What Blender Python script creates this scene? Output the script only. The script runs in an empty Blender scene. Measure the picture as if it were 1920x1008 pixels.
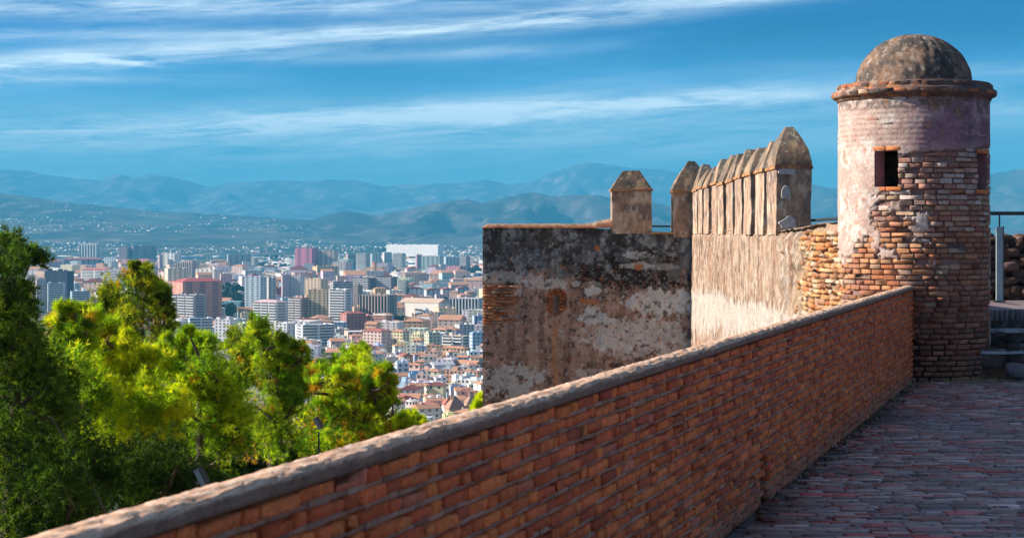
import bpy, bmesh, math, random
import numpy as np
from mathutils import Vector, Matrix
R = math.radians
sc = bpy.context.scene
C = sc.collection
F = 3200.0          # focal length in photo pixels (photo is 1920 wide)
HY = 434.0          # photo row of the horizon
EYE = 1.65

# ------------------------------------------------------------------ camera
cam_d = bpy.data.cameras.new('camera'); cam = bpy.data.objects.new('camera', cam_d); C.objects.link(cam)
cam.location = (0, 0, EYE); cam.rotation_euler = (R(90), 0, 0)
cam_d.sensor_width = 36; cam_d.lens = F / 1920 * 36
cam_d.shift_y = -(504 - HY) / 1920
cam_d.clip_start = 0.1; cam_d.clip_end = 60000
cam_d.dof.use_dof = True; cam_d.dof.focus_distance = 27; cam_d.dof.aperture_fstop = 9.0
sc.camera = cam

# ------------------------------------------------------------------ light
SUN_EL, SUN_AZ = R(28), R(-85)      # azimuth from +Y, negative = to the left
sd = bpy.data.lights.new('sun', 'SUN'); sd.energy = 5.0; sd.angle = R(0.55); sd.color = (1.0, 0.88, 0.74)
sun = bpy.data.objects.new('sun', sd); C.objects.link(sun)
sv = Vector((math.sin(SUN_AZ) * math.cos(SUN_EL), math.cos(SUN_AZ) * math.cos(SUN_EL), math.sin(SUN_EL)))
sun.rotation_euler = sv.to_track_quat('Z', 'Y').to_euler(); sun.location = (-40, 0, 60)
sc.view_settings.view_transform = 'Standard'; sc.view_settings.look = 'None'
sc.view_settings.exposure = 0.95; sc.view_settings.gamma = 1
sc.render.engine = 'CYCLES'
sc.cycles.use_denoising = True
sc.cycles.max_bounces = 5; sc.cycles.diffuse_bounces = 3; sc.cycles.glossy_bounces = 2
sc.cycles.transmission_bounces = 3; sc.cycles.volume_bounces = 0; sc.cycles.transparent_max_bounces = 6
sc.cycles.caustics_reflective = False; sc.cycles.caustics_refractive = False

# ------------------------------------------------------------------ node helper
class NT:
    def __init__(s, nt): s.t = nt; nt.nodes.clear()
    def n(s, typ, ins=None, **kw):
        nd = s.t.nodes.new(typ)
        for k, v in kw.items(): setattr(nd, k, v)
        if ins:
            for k, v in ins.items(): s.set(nd.inputs[k], v)
        return nd
    def set(s, sock, v):
        if isinstance(v, bpy.types.NodeSocket): s.t.links.new(v, sock)
        elif isinstance(v, bpy.types.Node): s.t.links.new(v.outputs[0], sock)
        else: sock.default_value = v
    def m(s, op, a, b=None, c=None, clamp=False):
        nd = s.t.nodes.new('ShaderNodeMath'); nd.operation = op; nd.use_clamp = clamp
        for i, v in enumerate((a, b, c)):
            if v is not None: s.set(nd.inputs[i], v)
        return nd.outputs[0]
    def mix(s, f, a, b, blend='MIX'):
        nd = s.t.nodes.new('ShaderNodeMix'); nd.data_type = 'RGBA'; nd.blend_type = blend
        s.set(nd.inputs[0], f); s.set(nd.inputs[6], a); s.set(nd.inputs[7], b)
        return nd.outputs[2]
    def noise(s, vec, scale, detail=4, rough=.55, dist=0.):
        nd = s.t.nodes.new('ShaderNodeTexNoise')
        nd.inputs['Scale'].default_value = scale; nd.inputs['Detail'].default_value = detail
        nd.inputs['Roughness'].default_value = rough; nd.inputs['Distortion'].default_value = dist
        if vec is not None: s.set(nd.inputs['Vector'], vec)
        return nd.outputs[0]
    def ramp(s, f, stops):
        nd = s.t.nodes.new('ShaderNodeValToRGB'); s.set(nd.inputs[0], f)
        cr = nd.color_ramp
        while len(cr.elements) < len(stops): cr.elements.new(.5)
        for e, (p, c) in zip(cr.elements, stops):
            e.position = p; e.color = (c[0], c[1], c[2], 1) if hasattr(c, '__len__') else (c, c, c, 1)
        return nd.outputs[0]
    def mapr(s, v, a, b, c=0., d=1.):
        nd = s.t.nodes.new('ShaderNodeMapRange'); nd.clamp = True
        for i, x in enumerate((v, a, b, c, d)): s.set(nd.inputs[i], x)
        return nd.outputs[0]

# ------------------------------------------------------------------ sky
w = bpy.data.worlds.new('World'); sc.world = w; w.use_nodes = True
T = NT(w.node_tree)
tc = T.n('ShaderNodeTexCoord').outputs['Generated']
sky = T.n('ShaderNodeTexSky', sky_type='NISHITA', sun_disc=False)
sky.sun_elevation = SUN_EL; sky.sun_rotation = SUN_AZ % (2 * math.pi); sky.altitude = 100
sky.air_density = 1.0; sky.dust_density = 0.3; sky.ozone_density = 3.0
sx = T.n('ShaderNodeSeparateXYZ', {0: tc})
X, Y, Z = sx.outputs
az = T.m('ARCTAN2', X, Y)
hyp = T.m('SQRT', T.m('ADD', T.m('MULTIPLY', X, X), T.m('MULTIPLY', Y, Y)))
el = T.m('DIVIDE', Z, T.m('MAXIMUM', hyp, .02))
# wind-combed cirrus: noise stretched along azimuth, streaks rising gently to the right
def streak(sa, se, tilt, seed, detail=6, dist=.6, rough=.6):
    v = T.n('ShaderNodeCombineXYZ', {0: T.m('MULTIPLY', az, sa), 1: T.m('MULTIPLY', T.m('SUBTRACT', el, T.m('MULTIPLY', az, tilt)), se), 2: seed})
    return T.noise(v, 1.0, detail, rough, dist)
n1 = streak(7, 60, .07, 3.1)
n2 = streak(22, 210, .05, 8.4, 5, .9, .65)
n4 = streak(60, 620, .045, 2.2, 4, 1.2, .7)
n3 = streak(3.0, 22, .09, 5.5, 3, .3)
def band(a, b, wd, amp, l0, l1, r0, r1):
    d = T.m('DIVIDE', T.m('SUBTRACT', el, T.m('MULTIPLY_ADD', az, b, a)), wd)
    g = T.m('POWER', 2.718, T.m('MULTIPLY', T.m('MULTIPLY', d, d), -1))
    g = T.m('MULTIPLY', g, T.mapr(az, l0, l1)); g = T.m('MULTIPLY', g, T.mapr(az, r0, r1, 1, 0))
    return T.m('MULTIPLY', g, amp)
bands = [band(.0700, .055, .0065, 1.15, -2, -1, .10, .22), band(.066, .03, .012, .45, -2, -1, .0, .3),
         band(.1230, .100, .0062, 1.0, -2, -1, .12, .30), band(.1060, .040, .004, .35, -2, -1, -.05, .1),
         band(.1350, .030, .006, .9, -2, -1, -.10, .06), band(.1205, .035, .003, .4, -2, -1, -.02, .12), band(.050, .02, .014, .45, -2, -1, .1, .5),
         band(.079, -.02, .008, .40, .04, .16, .5, .9), band(.099, -.03, .005, .22, .10, .2, .5, .9),
         band(.094, .03, .003, .5, -2, -1, -.26, -.12),
         band(.0885, -.035, .0016, 1.3, -.262, -.235, -.215, -.200),
         band(.0530, -.1, .0022, 1.5, -.9, -.8, -.296, -.290)]
tot = bands[0]
for b in bands[1:]: tot = T.m('ADD', tot, b)
tex = T.m('ADD', T.m('MULTIPLY', T.mapr(n1, .38, .68), .80), T.m('ADD', T.m('MULTIPLY', T.mapr(n2, .35, .68), .55), T.m('MULTIPLY', T.m('SUBTRACT', n4, .5), .55)))
cl = T.m('MULTIPLY', tot, T.m('MULTIPLY_ADD', tex, .95, .12))
gen = T.m('MULTIPLY', T.mapr(n3, .44, .72), T.m('MULTIPLY', tex, .55))
high = T.mapr(el, .13, .5, 0, 1)
cl = T.m('ADD', cl, T.m('MULTIPLY', gen, T.m('MULTIPLY_ADD', high, .6, .5)))
cl = T.m('MULTIPLY', cl, .80, clamp=True)
tint = T.mix(T.mapr(el, .0, .12), (.55, 1.32, 1.82, 1), (.0, .29, .78, 1))
tint = T.mix(T.mapr(el, .15, .40), tint, (.92, .76, .74, 1))  # unseen upper sky tinted towards neutral, added to warm the fill in shade
skyc = T.mix(1.0, sky.outputs[0], tint, 'MULTIPLY')
darkv = T.m('MULTIPLY_ADD', T.m('MULTIPLY', T.mapr(n3, .3, .6), T.mapr(el, .04, .09)), .35, .65)
skyc = T.mix(1.0, skyc, T.n('ShaderNodeCombineXYZ', {0: darkv, 1: darkv, 2: darkv}), 'MULTIPLY')
full = T.mix(cl, skyc, (9.0, 10.2, 10.8, 1))
bg = T.n('ShaderNodeBackground', {0: full, 1: .068})
T.n('ShaderNodeOutputWorld', {0: bg})

# ------------------------------------------------------------------ numpy noise
def hash3(ix, iy, iz, seed):
    h = (ix.astype(np.int64) * 374761393 + iy.astype(np.int64) * 668265263 + iz.astype(np.int64) * 2147483647 + seed * 1274126177) & 0xFFFFFFFF
    h = ((h ^ (h >> 13)) * 1274126177) & 0xFFFFFFFF
    h = ((h ^ (h >> 16)) * 2246822519) & 0xFFFFFFFF
    h = h ^ (h >> 15)
    return (h & 0xFFFFFF) / float(0xFFFFFF)
def vnoise(x, y, z=0., seed=0):
    x, y, z = np.broadcast_arrays(np.asarray(x, float), np.asarray(y, float), np.asarray(z, float))
    ix, iy, iz = np.floor(x), np.floor(y), np.floor(z)
    fx, fy, fz = x - ix, y - iy, z - iz
    fx = fx * fx * (3 - 2 * fx); fy = fy * fy * (3 - 2 * fy); fz = fz * fz * (3 - 2 * fz)
    r = 0
    for a in (0, 1):
        for b in (0, 1):
            for c in (0, 1):
                r = r + hash3(ix + a, iy + b, iz + c, seed) * (fx if a else 1 - fx) * (fy if b else 1 - fy) * (fz if c else 1 - fz)
    return r
def fbm(x, y, z=0., seed=0, oct=4, g=.55):
    s = 0; a = 1.; t = 0
    for i in range(oct):
        s = s + a * vnoise(x * 2 ** i, y * 2 ** i, np.asarray(z) * 2 ** i, seed + i * 17); t += a; a *= g
    return s / t
def sst(x, a, b):
    t = np.clip((x - a) / (b - a), 0, 1); return t * t * (3 - 2 * t)
def lerp(a, b, t): return a + (b - a) * t
def cmix(col, c, m): return col + (np.array(c, float) - col) * np.asarray(m)[..., None]

# ------------------------------------------------------------------ object helpers
def tag(o, label=None, cat=None, group=None, kind=None):
    if label: o['label'] = label
    if cat: o['category'] = cat
    if group: o['group'] = group
    if kind: o['kind'] = kind
    return o
def empty(name, loc=(0, 0, 0), rz=0., **k):
    o = bpy.data.objects.new(name, None); C.objects.link(o); o.location = loc; o.rotation_euler = (0, 0, rz)
    o.empty_display_size = .3
    return tag(o, **k)
def mesh(name, V, Fc, mat, parent=None, col=None, smooth=False):
    me = bpy.data.meshes.new(name)
    V = np.asarray(V, np.float32)
    if isinstance(Fc, np.ndarray):
        n, k = Fc.shape
        me.vertices.add(len(V)); me.vertices.foreach_set('co', V.ravel())
        me.loops.add(n * k); me.loops.foreach_set('vertex_index', Fc.astype(np.int32).ravel())
        me.polygons.add(n); me.polygons.foreach_set('loop_start', np.arange(0, n * k, k, dtype=np.int32))
        me.update(calc_edges=True)
    else:
        me.from_pydata(V.tolist(), [], Fc)
    if col is not None:
        at = me.color_attributes.new('Col', 'FLOAT_COLOR', 'POINT')
        c4 = np.ones((len(V), 4), np.float32); c4[:, :3] = col; at.data.foreach_set('color', c4.ravel())
    if smooth: me.polygons.foreach_set('use_smooth', np.ones(len(me.polygons), bool))
    me.materials.append(mat); me.validate(); me.update()
    o = bpy.data.objects.new(name, me); C.objects.link(o)
    if parent: o.parent = parent
    return o
class MB:
    """collects simple solids into one mesh"""
    def __init__(s): s.v = []; s.f = []
    def add(s, V, Fc):
        n = len(s.v); s.v += [tuple(p) for p in V]; s.f += [tuple(i + n for i in f) for f in Fc]; return s
    def box(s, x0, x1, y0, y1, z0, z1):
        return s.add([(x0, y0, z0), (x1, y0, z0), (x1, y1, z0), (x0, y1, z0), (x0, y0, z1), (x1, y0, z1), (x1, y1, z1), (x0, y1, z1)],
                     [(0, 3, 2, 1), (4, 5, 6, 7), (0, 1, 5, 4), (1, 2, 6, 5), (2, 3, 7, 6), (3, 0, 4, 7)])
    def tube(s, pts, rad, n=8, caps=True):
        pts = [Vector(p) for p in pts]; base = len(s.v)
        for i, p in enumerate(pts):
            d = (pts[min(i + 1, len(pts) - 1)] - pts[max(i - 1, 0)]).normalized()
            a = d.orthogonal().normalized() if abs(d.z) > .99 else d.cross(Vector((0, 0, 1))).normalized()
            b = d.cross(a)
            r = rad[i] if hasattr(rad, '__len__') else rad
            for k in range(n):
                t = 2 * math.pi * k / n; s.v.append(tuple(p + a * (r * math.cos(t)) + b * (r * math.sin(t))))
        for i in range(len(pts) - 1):
            for k in range(n):
                a0 = base + i * n + k; a1 = base + i * n + (k + 1) % n
                s.f.append((a0, a1, a1 + n, a0 + n))
        if caps:
            s.f.append(tuple(base + k for k in range(n))[::-1]); s.f.append(tuple(base + (len(pts) - 1) * n + k for k in range(n)))
        return s
    def build(s, name, mat, parent=None, smooth=False, col=None):
        return mesh(name, s.v, s.f, mat, parent, smooth=smooth, col=col)
def project(P):
    return 960 + F * P[..., 0] / P[..., 1], HY - F * (P[..., 2] - EYE) / P[..., 1]
def world(px, py, Yd): return Vector(((px - 960) / F * Yd, Yd, EYE + (HY - py) / F * Yd))

# ------------------------------------------------------------------ materials
def new_mat(name):
    m = bpy.data.materials.new(name); m.use_nodes = True; return m, NT(m.node_tree)
def mat_attr(name, s1=9., s2=60., amt=.5, bump=.5, bdist=.01, rough=.9, spec=.2, s3=250.):
    """colour from the mesh's own attribute, broken up by two scales of grain"""
    m, t = new_mat(name)
    co = t.n('ShaderNodeTexCoord').outputs['Object']
    at = t.n('ShaderNodeAttribute', attribute_name='Col').outputs['Color']
    a = t.noise(co, s1, 5, .6); b = t.noise(co, s2, 4, .65); c = t.noise(co, s3, 2, .6)
    f = t.m('ADD', t.m('MULTIPLY_ADD', t.m('SUBTRACT', a, .5), amt * 1.6, 1), t.m('MULTIPLY', t.m('SUBTRACT', b, .5), amt * 2.4))
    f = t.m('MAXIMUM', t.m('ADD', f, t.m('MULTIPLY', t.m('SUBTRACT', c, .5), amt * 1.0)), .08)
    v = t.n('ShaderNodeCombineXYZ', {0: f, 1: f, 2: f})
    colr = t.mix(1., at, v, 'MULTIPLY')
    h = t.m('ADD', t.m('MULTIPLY', a, .35), t.m('ADD', t.m('MULTIPLY', b, .5), t.m('MULTIPLY', c, .2)))
    bp = t.n('ShaderNodeBump', {'Strength': bump, 'Distance': bdist, 'Height': h})
    p = t.n('ShaderNodeBsdfPrincipled', {'Base Color': colr, 'Roughness': rough, 'Specular IOR Level': spec, 'Normal': bp.outputs[0]})
    t.n('ShaderNodeOutputMaterial', {0: p}); return m
_mc = {}
def mat_plain(name, c, rough=.8, scale=.6, amt=.25, metal=0., spec=.3, bump=0., ptype='Object'):
    key = (name, tuple(c))
    if key in _mc: return _mc[key]
    m, t = new_mat(name)
    co = t.n('ShaderNodeTexCoord').outputs[ptype]
    a = t.noise(co, scale, 5, .6); b = t.noise(co, scale * 7, 3, .6)
    f = t.m('ADD', t.m('MULTIPLY_ADD', t.m('SUBTRACT', a, .5), amt * 2, 1), t.m('MULTIPLY', t.m('SUBTRACT', b, .5), amt * 1.5))
    colr = t.mix(1., (c[0], c[1], c[2], 1), t.n('ShaderNodeCombineXYZ', {0: f, 1: f, 2: f}), 'MULTIPLY')
    ins = {'Base Color': colr, 'Roughness': rough, 'Specular IOR Level': spec, 'Metallic': metal}
    if bump: ins['Normal'] = t.n('ShaderNodeBump', {'Strength': bump, 'Distance': .01, 'Height': b}).outputs[0]
    p = t.n('ShaderNodeBsdfPrincipled', ins); t.n('ShaderNodeOutputMaterial', {0: p})
    _mc[key] = m; return m
M_BRICK = mat_attr('old_brick', 22, 130, .75, .9, .004)
M_MORT = mat_attr('lime_mortar', 6, 70, .5, .9, .012)
M_REND = mat_attr('weathered_render', 5, 38, .6, .8, .02)
M_CEM = mat_attr('cement_cap', 18, 160, .75, .7, .004, s3=420)
M_PAVE = mat_attr('paver_brick', 10, 80, .6, .6, .006, rough=.55, spec=.45)
M_STONE = mat_attr('rubble_stone', 5, 40, .6, .9, .02)
# ------------------------------------------------------------------ surface builders
def grid_faces(nu, nv, keep=None, off=0):
    i, j = np.meshgrid(np.arange(nu - 1), np.arange(nv - 1), indexing='ij')
    a = i * nv + j; f = np.stack([a, a + nv, a + nv + 1, a + 1], -1)
    if keep is not None: f = f[keep]
    return f.reshape(-1, 4) + off
def surf(name, posf, U, V, mat, colf, parent, keepf=None, smooth=True, flip=False):
    """posf(u,v)->P ; colf(P,u,v)->rgb"""
    u, v = np.meshgrid(U, V, indexing='ij')
    P = posf(u, v); col = np.clip(colf(P, u, v), .01, .95)
    keep = None
    if keepf is not None:
        uc = (u[:-1, :-1] + u[1:, 1:]) / 2; vc = (v[:-1, :-1] + v[1:, 1:]) / 2; keep = keepf(uc, vc)
    f = grid_faces(len(U), len(V), keep)
    if flip: f = f[:, ::-1].copy()
    return mesh(name, P.reshape(-1, 3), f, mat, parent, col.reshape(-1, 3), smooth)
def brick_rects(u0, u1, v0, v1, course, joint, lens, rs, hj=.012, vj=.003, bed=None):
    """running courses of bricks: arrays ua, ub, va, vb"""
    out = []; v = v0; k = 0
    bed = joint if bed is None else bed
    while v + course * .6 < v1:
        u = u0 - rs.uniform(0, lens[0][0])
        while u < u1:
            L = lens[0][0] if rs.random() < lens[0][1] else lens[1][0]
            L *= rs.uniform(.88, 1.1)
            out.append((u, u + L - hj * rs.uniform(.6, 1.6), v + rs.normal(0, vj), v + course - bed + rs.normal(0, vj)))
            u += L
        v += course
    a = np.array(out); a[:, 0] = np.maximum(a[:, 0], u0); a[:, 1] = np.minimum(a[:, 1], u1)
    return a[(a[:, 1] - a[:, 0]) > .03]
def brick_mesh(name, rects, mapf, wout, wback, cols, mat, parent, rs, jit=.004, cham=.005):
    """every rect becomes a chamfered, slightly crooked brick; mapf(u,v,w)->P"""
    n = len(rects); ua, ub, va, vb = rects.T
    wo = np.broadcast_to(wout, n)
    us, vs, ws = [], [], []
    for ring in range(3):
        ins = [0, 0, 1][ring]; wv = [np.full(n, wback), wo - cham, wo][ring]
        for (cu, cv) in ((0, 0), (1, 0), (1, 1), (0, 1)):
            du = rs.normal(0, jit, n); dv = rs.normal(0, jit * .7, n)
            if ring == 0: du *= 0; dv *= 0
            cx = rs.uniform(.6, 1.8, n) * cham * ins
            us.append(np.where(cu, ub - cx, ua + cx) + du); vs.append(np.where(cv, vb - cx, va + cx) + dv)
            ws.append(wv + rs.normal(0, jit * .6, n) * (ring > 0))
    P = mapf(np.stack(us, 1), np.stack(vs, 1), np.stack(ws, 1)).reshape(-1, 3)
    base = np.array([(0, 1, 5, 4), (1, 2, 6, 5), (2, 3, 7, 6), (3, 0, 4, 7), (4, 5, 9, 8), (5, 6, 10, 9), (6, 7, 11, 10), (7, 4, 8, 11), (8, 9, 10, 11)])
    f = (np.arange(n)[:, None, None] * 12 + base[None]).reshape(-1, 4)
    return mesh(name, P, f, mat, parent, np.repeat(np.clip(cols, .01, .95), 12, 0))
def pick(rs, n, pal, wts, var=.18):
    pal = np.array(pal, float); i = rs.choice(len(pal), n, p=np.array(wts) / sum(wts))
    return pal[i] * np.exp(rs.normal(0, var, (n, 1)))
def frustum(name, B, Tp, z0, z1, res, amp, mat, parent, colf, pw=1.0, freq=2.5, seed=0, bottom=False, rot=0., cen=None):
    """B/Tp=(x0,x1,y0,y1) rectangles at z0/z1; sides curve in by power pw; rough surface from 3-D noise"""
    def rect(t):
        s = t ** pw; return [lerp(B[i], Tp[i], s) for i in range(4)]
    allP, allF = [], []; off = 0
    nz = max(2, int((z1 - z0) / res) + 1)
    t = np.linspace(0, 1, nz)
    x0, x1, y0, y1 = rect(t)
    def side(ax, ay, bx, by, L):
        n = max(2, int(L / res) + 1); s = np.linspace(0, 1, n)[:, None]
        return np.stack([ax + (bx - ax) * s, ay + (by - ay) * s, np.broadcast_to(z0 + (z1 - z0) * t, (n, nz))], -1)
    sides = [side(x0, y0, x1, y0, B[1] - B[0]), side(x1, y0, x1, y1, B[3] - B[2]), side(x1, y1, x0, y1, B[1] - B[0]), side(x0, y1, x0, y0, B[3] - B[2])]
    for S in sides:
        allP.append(S.reshape(-1, 3)); allF.append(grid_faces(S.shape[0], S.shape[1], off=off)); off += S.shape[0] * S.shape[1]
    tops = [(Tp, z1, False)] + ([(B, z0, True)] if bottom else [])
    for (Q, z, fl) in tops:
        n = max(2, int((Q[1] - Q[0]) / res) + 1); k = max(2, int((Q[3] - Q[2]) / res) + 1)
        gx, gy = np.meshgrid(np.linspace(Q[0], Q[1], n), np.linspace(Q[2], Q[3], k), indexing='ij')
        S = np.stack([gx, gy, np.full_like(gx, z)], -1); f = grid_faces(n, k, off=off)
        allP.append(S.reshape(-1, 3)); allF.append(f[:, ::-1] if fl else f); off += n * k
    P = np.concatenate(allP); f = np.concatenate(allF)
    if rot:
        c, s = math.cos(rot), math.sin(rot); q = P[:, :2] - cen
        P[:, 0] = cen[0] + q[:, 0] * c - q[:, 1] * s; P[:, 1] = cen[1] + q[:, 0] * s + q[:, 1] * c
    N = [fbm(P[:, 0] * freq, P[:, 1] * freq, P[:, 2] * freq, seed + 31 * i, 4, .6) - .5 for i in range(3)]
    P2 = P + np.stack(N, 1) * amp * 2
    return mesh(name, P2, f, mat, parent, np.clip(colf(P), .01, .95), True)

# ------------------------------------------------------------------ the parapet along the terrace
rs = np.random.RandomState(7)
PO = np.array([4.412, 18.79]); PD = np.array([-.3230, -.9464]); PN = np.array([.9464, -.3230]); PL = 22.6; PH = 1.012; PT = .30
par = empty('brick_parapet', (PO[0], PO[1], 0), label='long low red brick parapet with rough cement coping crossing the foreground', cat='parapet')
def pmap(u, v, w_):
    return np.stack([u * PD[0] + w_ * PN[0], u * PD[1] + w_ * PN[1], v], -1)
slot = (8.78, 8.98, 0, .30)   # drain slot near the foot
def in_slot(u, v): return (u > slot[0]) & (u < slot[1]) & (v < slot[3])
Ug = np.arange(0, PL + .01, .03); Vg = np.linspace(0, PH, 70)
def p_pos(u, v):
    w_ = -.034 + (fbm(u * 9, v * 22, 0, 3) - .5) * .012
    w_ = np.where(in_slot(u, v), -.16, w_)
    return pmap(u, v, w_)
def p_col(P, u, v):
    n = fbm(u * 3, v * 5, 0, 5); c = np.zeros(u.shape + (3,)) + (.50, .29, .21)
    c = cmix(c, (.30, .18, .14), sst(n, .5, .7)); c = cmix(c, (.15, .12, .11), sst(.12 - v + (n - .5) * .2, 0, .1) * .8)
    return cmix(c, (.02, .02, .02), in_slot(u, v) * 1.)
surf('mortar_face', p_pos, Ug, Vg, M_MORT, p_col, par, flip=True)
MB().add([tuple(pmap(np.array(u), np.array(z), np.array(w_))) for u in (0, PL) for w_, z in ((-.02, 0), (-PT, -4.5), (-PT, .86), (-.02, .985))],
         [(0, 1, 2, 3), (7, 6, 5, 4), (1, 5, 6, 2), (3, 2, 6, 7), (0, 4, 5, 1)]).build('wall_core', mat_plain('parapet_render', (.34, .25, .19), .95, 1.5, .35), par)
rc = []
v = .010
while v < PH - .02:
    u = -rs.uniform(0, .2); k = int(rs.random() < .5)
    while u < PL:
        hd_ = (k % 2 == 1) if rs.random() < .86 else rs.random() < .5
        L = (.095 if hd_ else .205) * rs.uniform(.84, 1.14); dv = rs.normal(0, .0018)
        rc.append((max(u, 0), min(u + L - .015 * rs.uniform(.6, 1.5), PL), v + dv + rs.normal(0, .0012), v + .0350 + dv + rs.normal(0, .002))); u += L; k += 1
    v += .056
rc = np.array(rc); rc = rc[rc[:, 1] - rc[:, 0] > .03]
um = (rc[:, 0] + rc[:, 1]) / 2; vm = (rc[:, 2] + rc[:, 3]) / 2
rc = rc[~in_slot(um, vm) & (vm < PH - .01)]; um = (rc[:, 0] + rc[:, 1]) / 2; vm = (rc[:, 2] + rc[:, 3]) / 2
cb = pick(rs, len(rc), [(.74, .175, .055), (.60, .125, .045), (.82, .23, .065), (.44, .095, .045), (.62, .20, .11), (.80, .21, .06)], [6, 6, 3, 3, 1.2, .25], .13)
cb = cmix(cb, (.88, .27, .06), (rc[:, 1] - rc[:, 0] < .11) * (rs.random(len(rc)) < .5) * .7)
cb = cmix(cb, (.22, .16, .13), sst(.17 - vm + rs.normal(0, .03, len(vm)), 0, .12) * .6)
cb = cb * np.array([1.04, .97, 1.08]); cb = cb * .75 + cb.mean(0) * .25
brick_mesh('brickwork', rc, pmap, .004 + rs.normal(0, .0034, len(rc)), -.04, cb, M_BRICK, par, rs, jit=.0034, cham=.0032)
bedr = np.array([(u, u + .1205, v - .0220 + rs.normal(0, .001), v + .0015 + rs.normal(0, .001)) for v in np.arange(.010, PH, .056) for u in np.arange(0, PL - .1, .12)])
bedr = bedr[~in_slot(bedr[:, 0] + .06, bedr[:, 2])]
bc = cmix(np.zeros((len(bedr), 3)) + (.52, .31, .225), (.34, .19, .14), sst(rs.random(len(bedr)), .4, 1.)[:])
brick_mesh('bed_mortar', bedr, pmap, -.011 + rs.normal(0, .0022, len(bedr)), -.04, bc, M_MORT, par, rs, jit=.0016, cham=.003)
# rounded cement coping: profile swept along the wall
prof = [(.008, 1.006), (.016, 1.012), (.020, 1.033), (.016, 1.048), (.005, 1.056), (-.02, 1.060), (-.05, 1.061), (-.09, 1.050), (-.15, 1.022), (-.22, 1.00), (-.30, .96), (-.325, .94), (-.30, .90)]
pf = []
for a, b in zip(prof[:-1], prof[1:]):
    for k in range(3): pf.append((lerp(a[0], b[0], k / 3), lerp(a[1], b[1], k / 3)))
pf.append(prof[-1]); pf = np.array(pf)
Uc = np.arange(-.02, PL + .02, .025)
def c_pos(u, k):
    i = k.astype(int); w_ = pf[i, 0]; z = pf[i, 1]
    P = pmap(u, z, w_); n = (fbm(u * 14, k * .5, 0, 9) - .5); n2 = fbm(u * 1.3, k * .1, 0, 12) - .5
    amp = .011 * np.clip(k / 4, .25, 1)
    n4 = fbm(u * 45, k * 1.1, 0, 10, 3) - .5; P[..., 2] += n * amp * 1.3 + n2 * .010 + np.minimum(n4, .0) * .02 * np.clip(k / 4, 0, 1); P[..., :2] += PN * (n * .008 + n2 * .01)[..., None]
    return P
def c_col(P, u, k):
    n = fbm(u * 7, k * .6, 0, 15); n2 = fbm(u * 28, k * 1.5, 0, 19)
    c = np.zeros(u.shape + (3,)) + (.72, .46, .32)
    c = cmix(c, (.50, .28, .18), sst(n, .52, .66) * .7); c = cmix(c, (.78, .66, .56), sst(n2, .55, .70) * .8)
    c = cmix(c, (.16, .115, .10), sst(n2, .38, .30) * .5)
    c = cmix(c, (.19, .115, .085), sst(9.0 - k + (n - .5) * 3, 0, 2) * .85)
    return c
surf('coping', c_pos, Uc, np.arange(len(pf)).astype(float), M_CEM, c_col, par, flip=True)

# ------------------------------------------------------------------ terrace floor of brick pavers
def floor_left(y): return PO[0] + (y - PO[1]) * (PD[0] / PD[1])
MB().add([(floor_left(-3) , -3, -.012), (9, -3, -.012), (9, 20, -.012), (floor_left(20), 20, -.012),
          (floor_left(-3), -3, -1.5), (9, -3, -1.5), (9, 20, -1.5), (floor_left(20), 20, -1.5)],
         [(0, 1, 2, 3), (4, 7, 6, 5), (0, 4, 5, 1), (1, 5, 6, 2), (2, 6, 7, 3), (3, 7, 4, 0)]
         ).build('terrace_bed', mat_plain('joint_dirt', (.13, .11, .115), .95, 6, .5)).__setitem__('kind', 'structure')
rf = brick_rects(-2.5, 9, 3, 19.6, .062, .007, [(.22, .9), (.11, .1)], rs, hj=.013, vj=.0012)
xm = (rf[:, 0] + rf[:, 1]) / 2; ym = (rf[:, 2] + rf[:, 3]) / 2
rf = rf[xm > floor_left(ym) + .06]; xm = (rf[:, 0] + rf[:, 1]) / 2; ym = (rf[:, 2] + rf[:, 3]) / 2
cf = pick(rs, len(rf), [(.36, .26, .25), (.28, .20, .205), (.46, .34, .34), (.42, .16, .15), (.50, .10, .10), (.17, .125, .125)], [6, 5, 3, 3, 1.2, 2], .25)
pn = fbm(xm * 1.1, ym * .8, 0, 40); cf = cmix(cf, (.22, .20, .235), sst(pn, .5, .75) * .6)
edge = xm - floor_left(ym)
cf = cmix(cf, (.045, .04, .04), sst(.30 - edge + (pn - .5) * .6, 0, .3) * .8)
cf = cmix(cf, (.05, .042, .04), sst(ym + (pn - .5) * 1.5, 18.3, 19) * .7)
def fmap(u, v, w_):
    return np.stack([u, v, w_ + (fbm(u * .6, v * .6, 0, 44) - .5) * .02], -1)
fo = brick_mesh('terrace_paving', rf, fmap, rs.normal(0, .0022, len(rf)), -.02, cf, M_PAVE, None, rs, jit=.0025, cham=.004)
tag(fo, kind='structure')
md = MB(); 
for i in range(900):     # pale mortar specks and grit lodged in the joints
    y = rs.uniform(8.5, 19); x = floor_left(y) + rs.uniform(.05, 3.6); s = rs.uniform(.006, .016)
    md.box(x - s, x + s, y - s * .8, y + s * .8, -.008, .004 + s * .3 + (fbm(x * .6, y * .6, 0, 44) - .5) * .02)
tag(md.build('grit', mat_plain('pale_grit', (.42, .38, .38), .9, 20, .3)), label='pale mortar grit lodged between the terrace pavers', cat='grit', kind='stuff')

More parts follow.
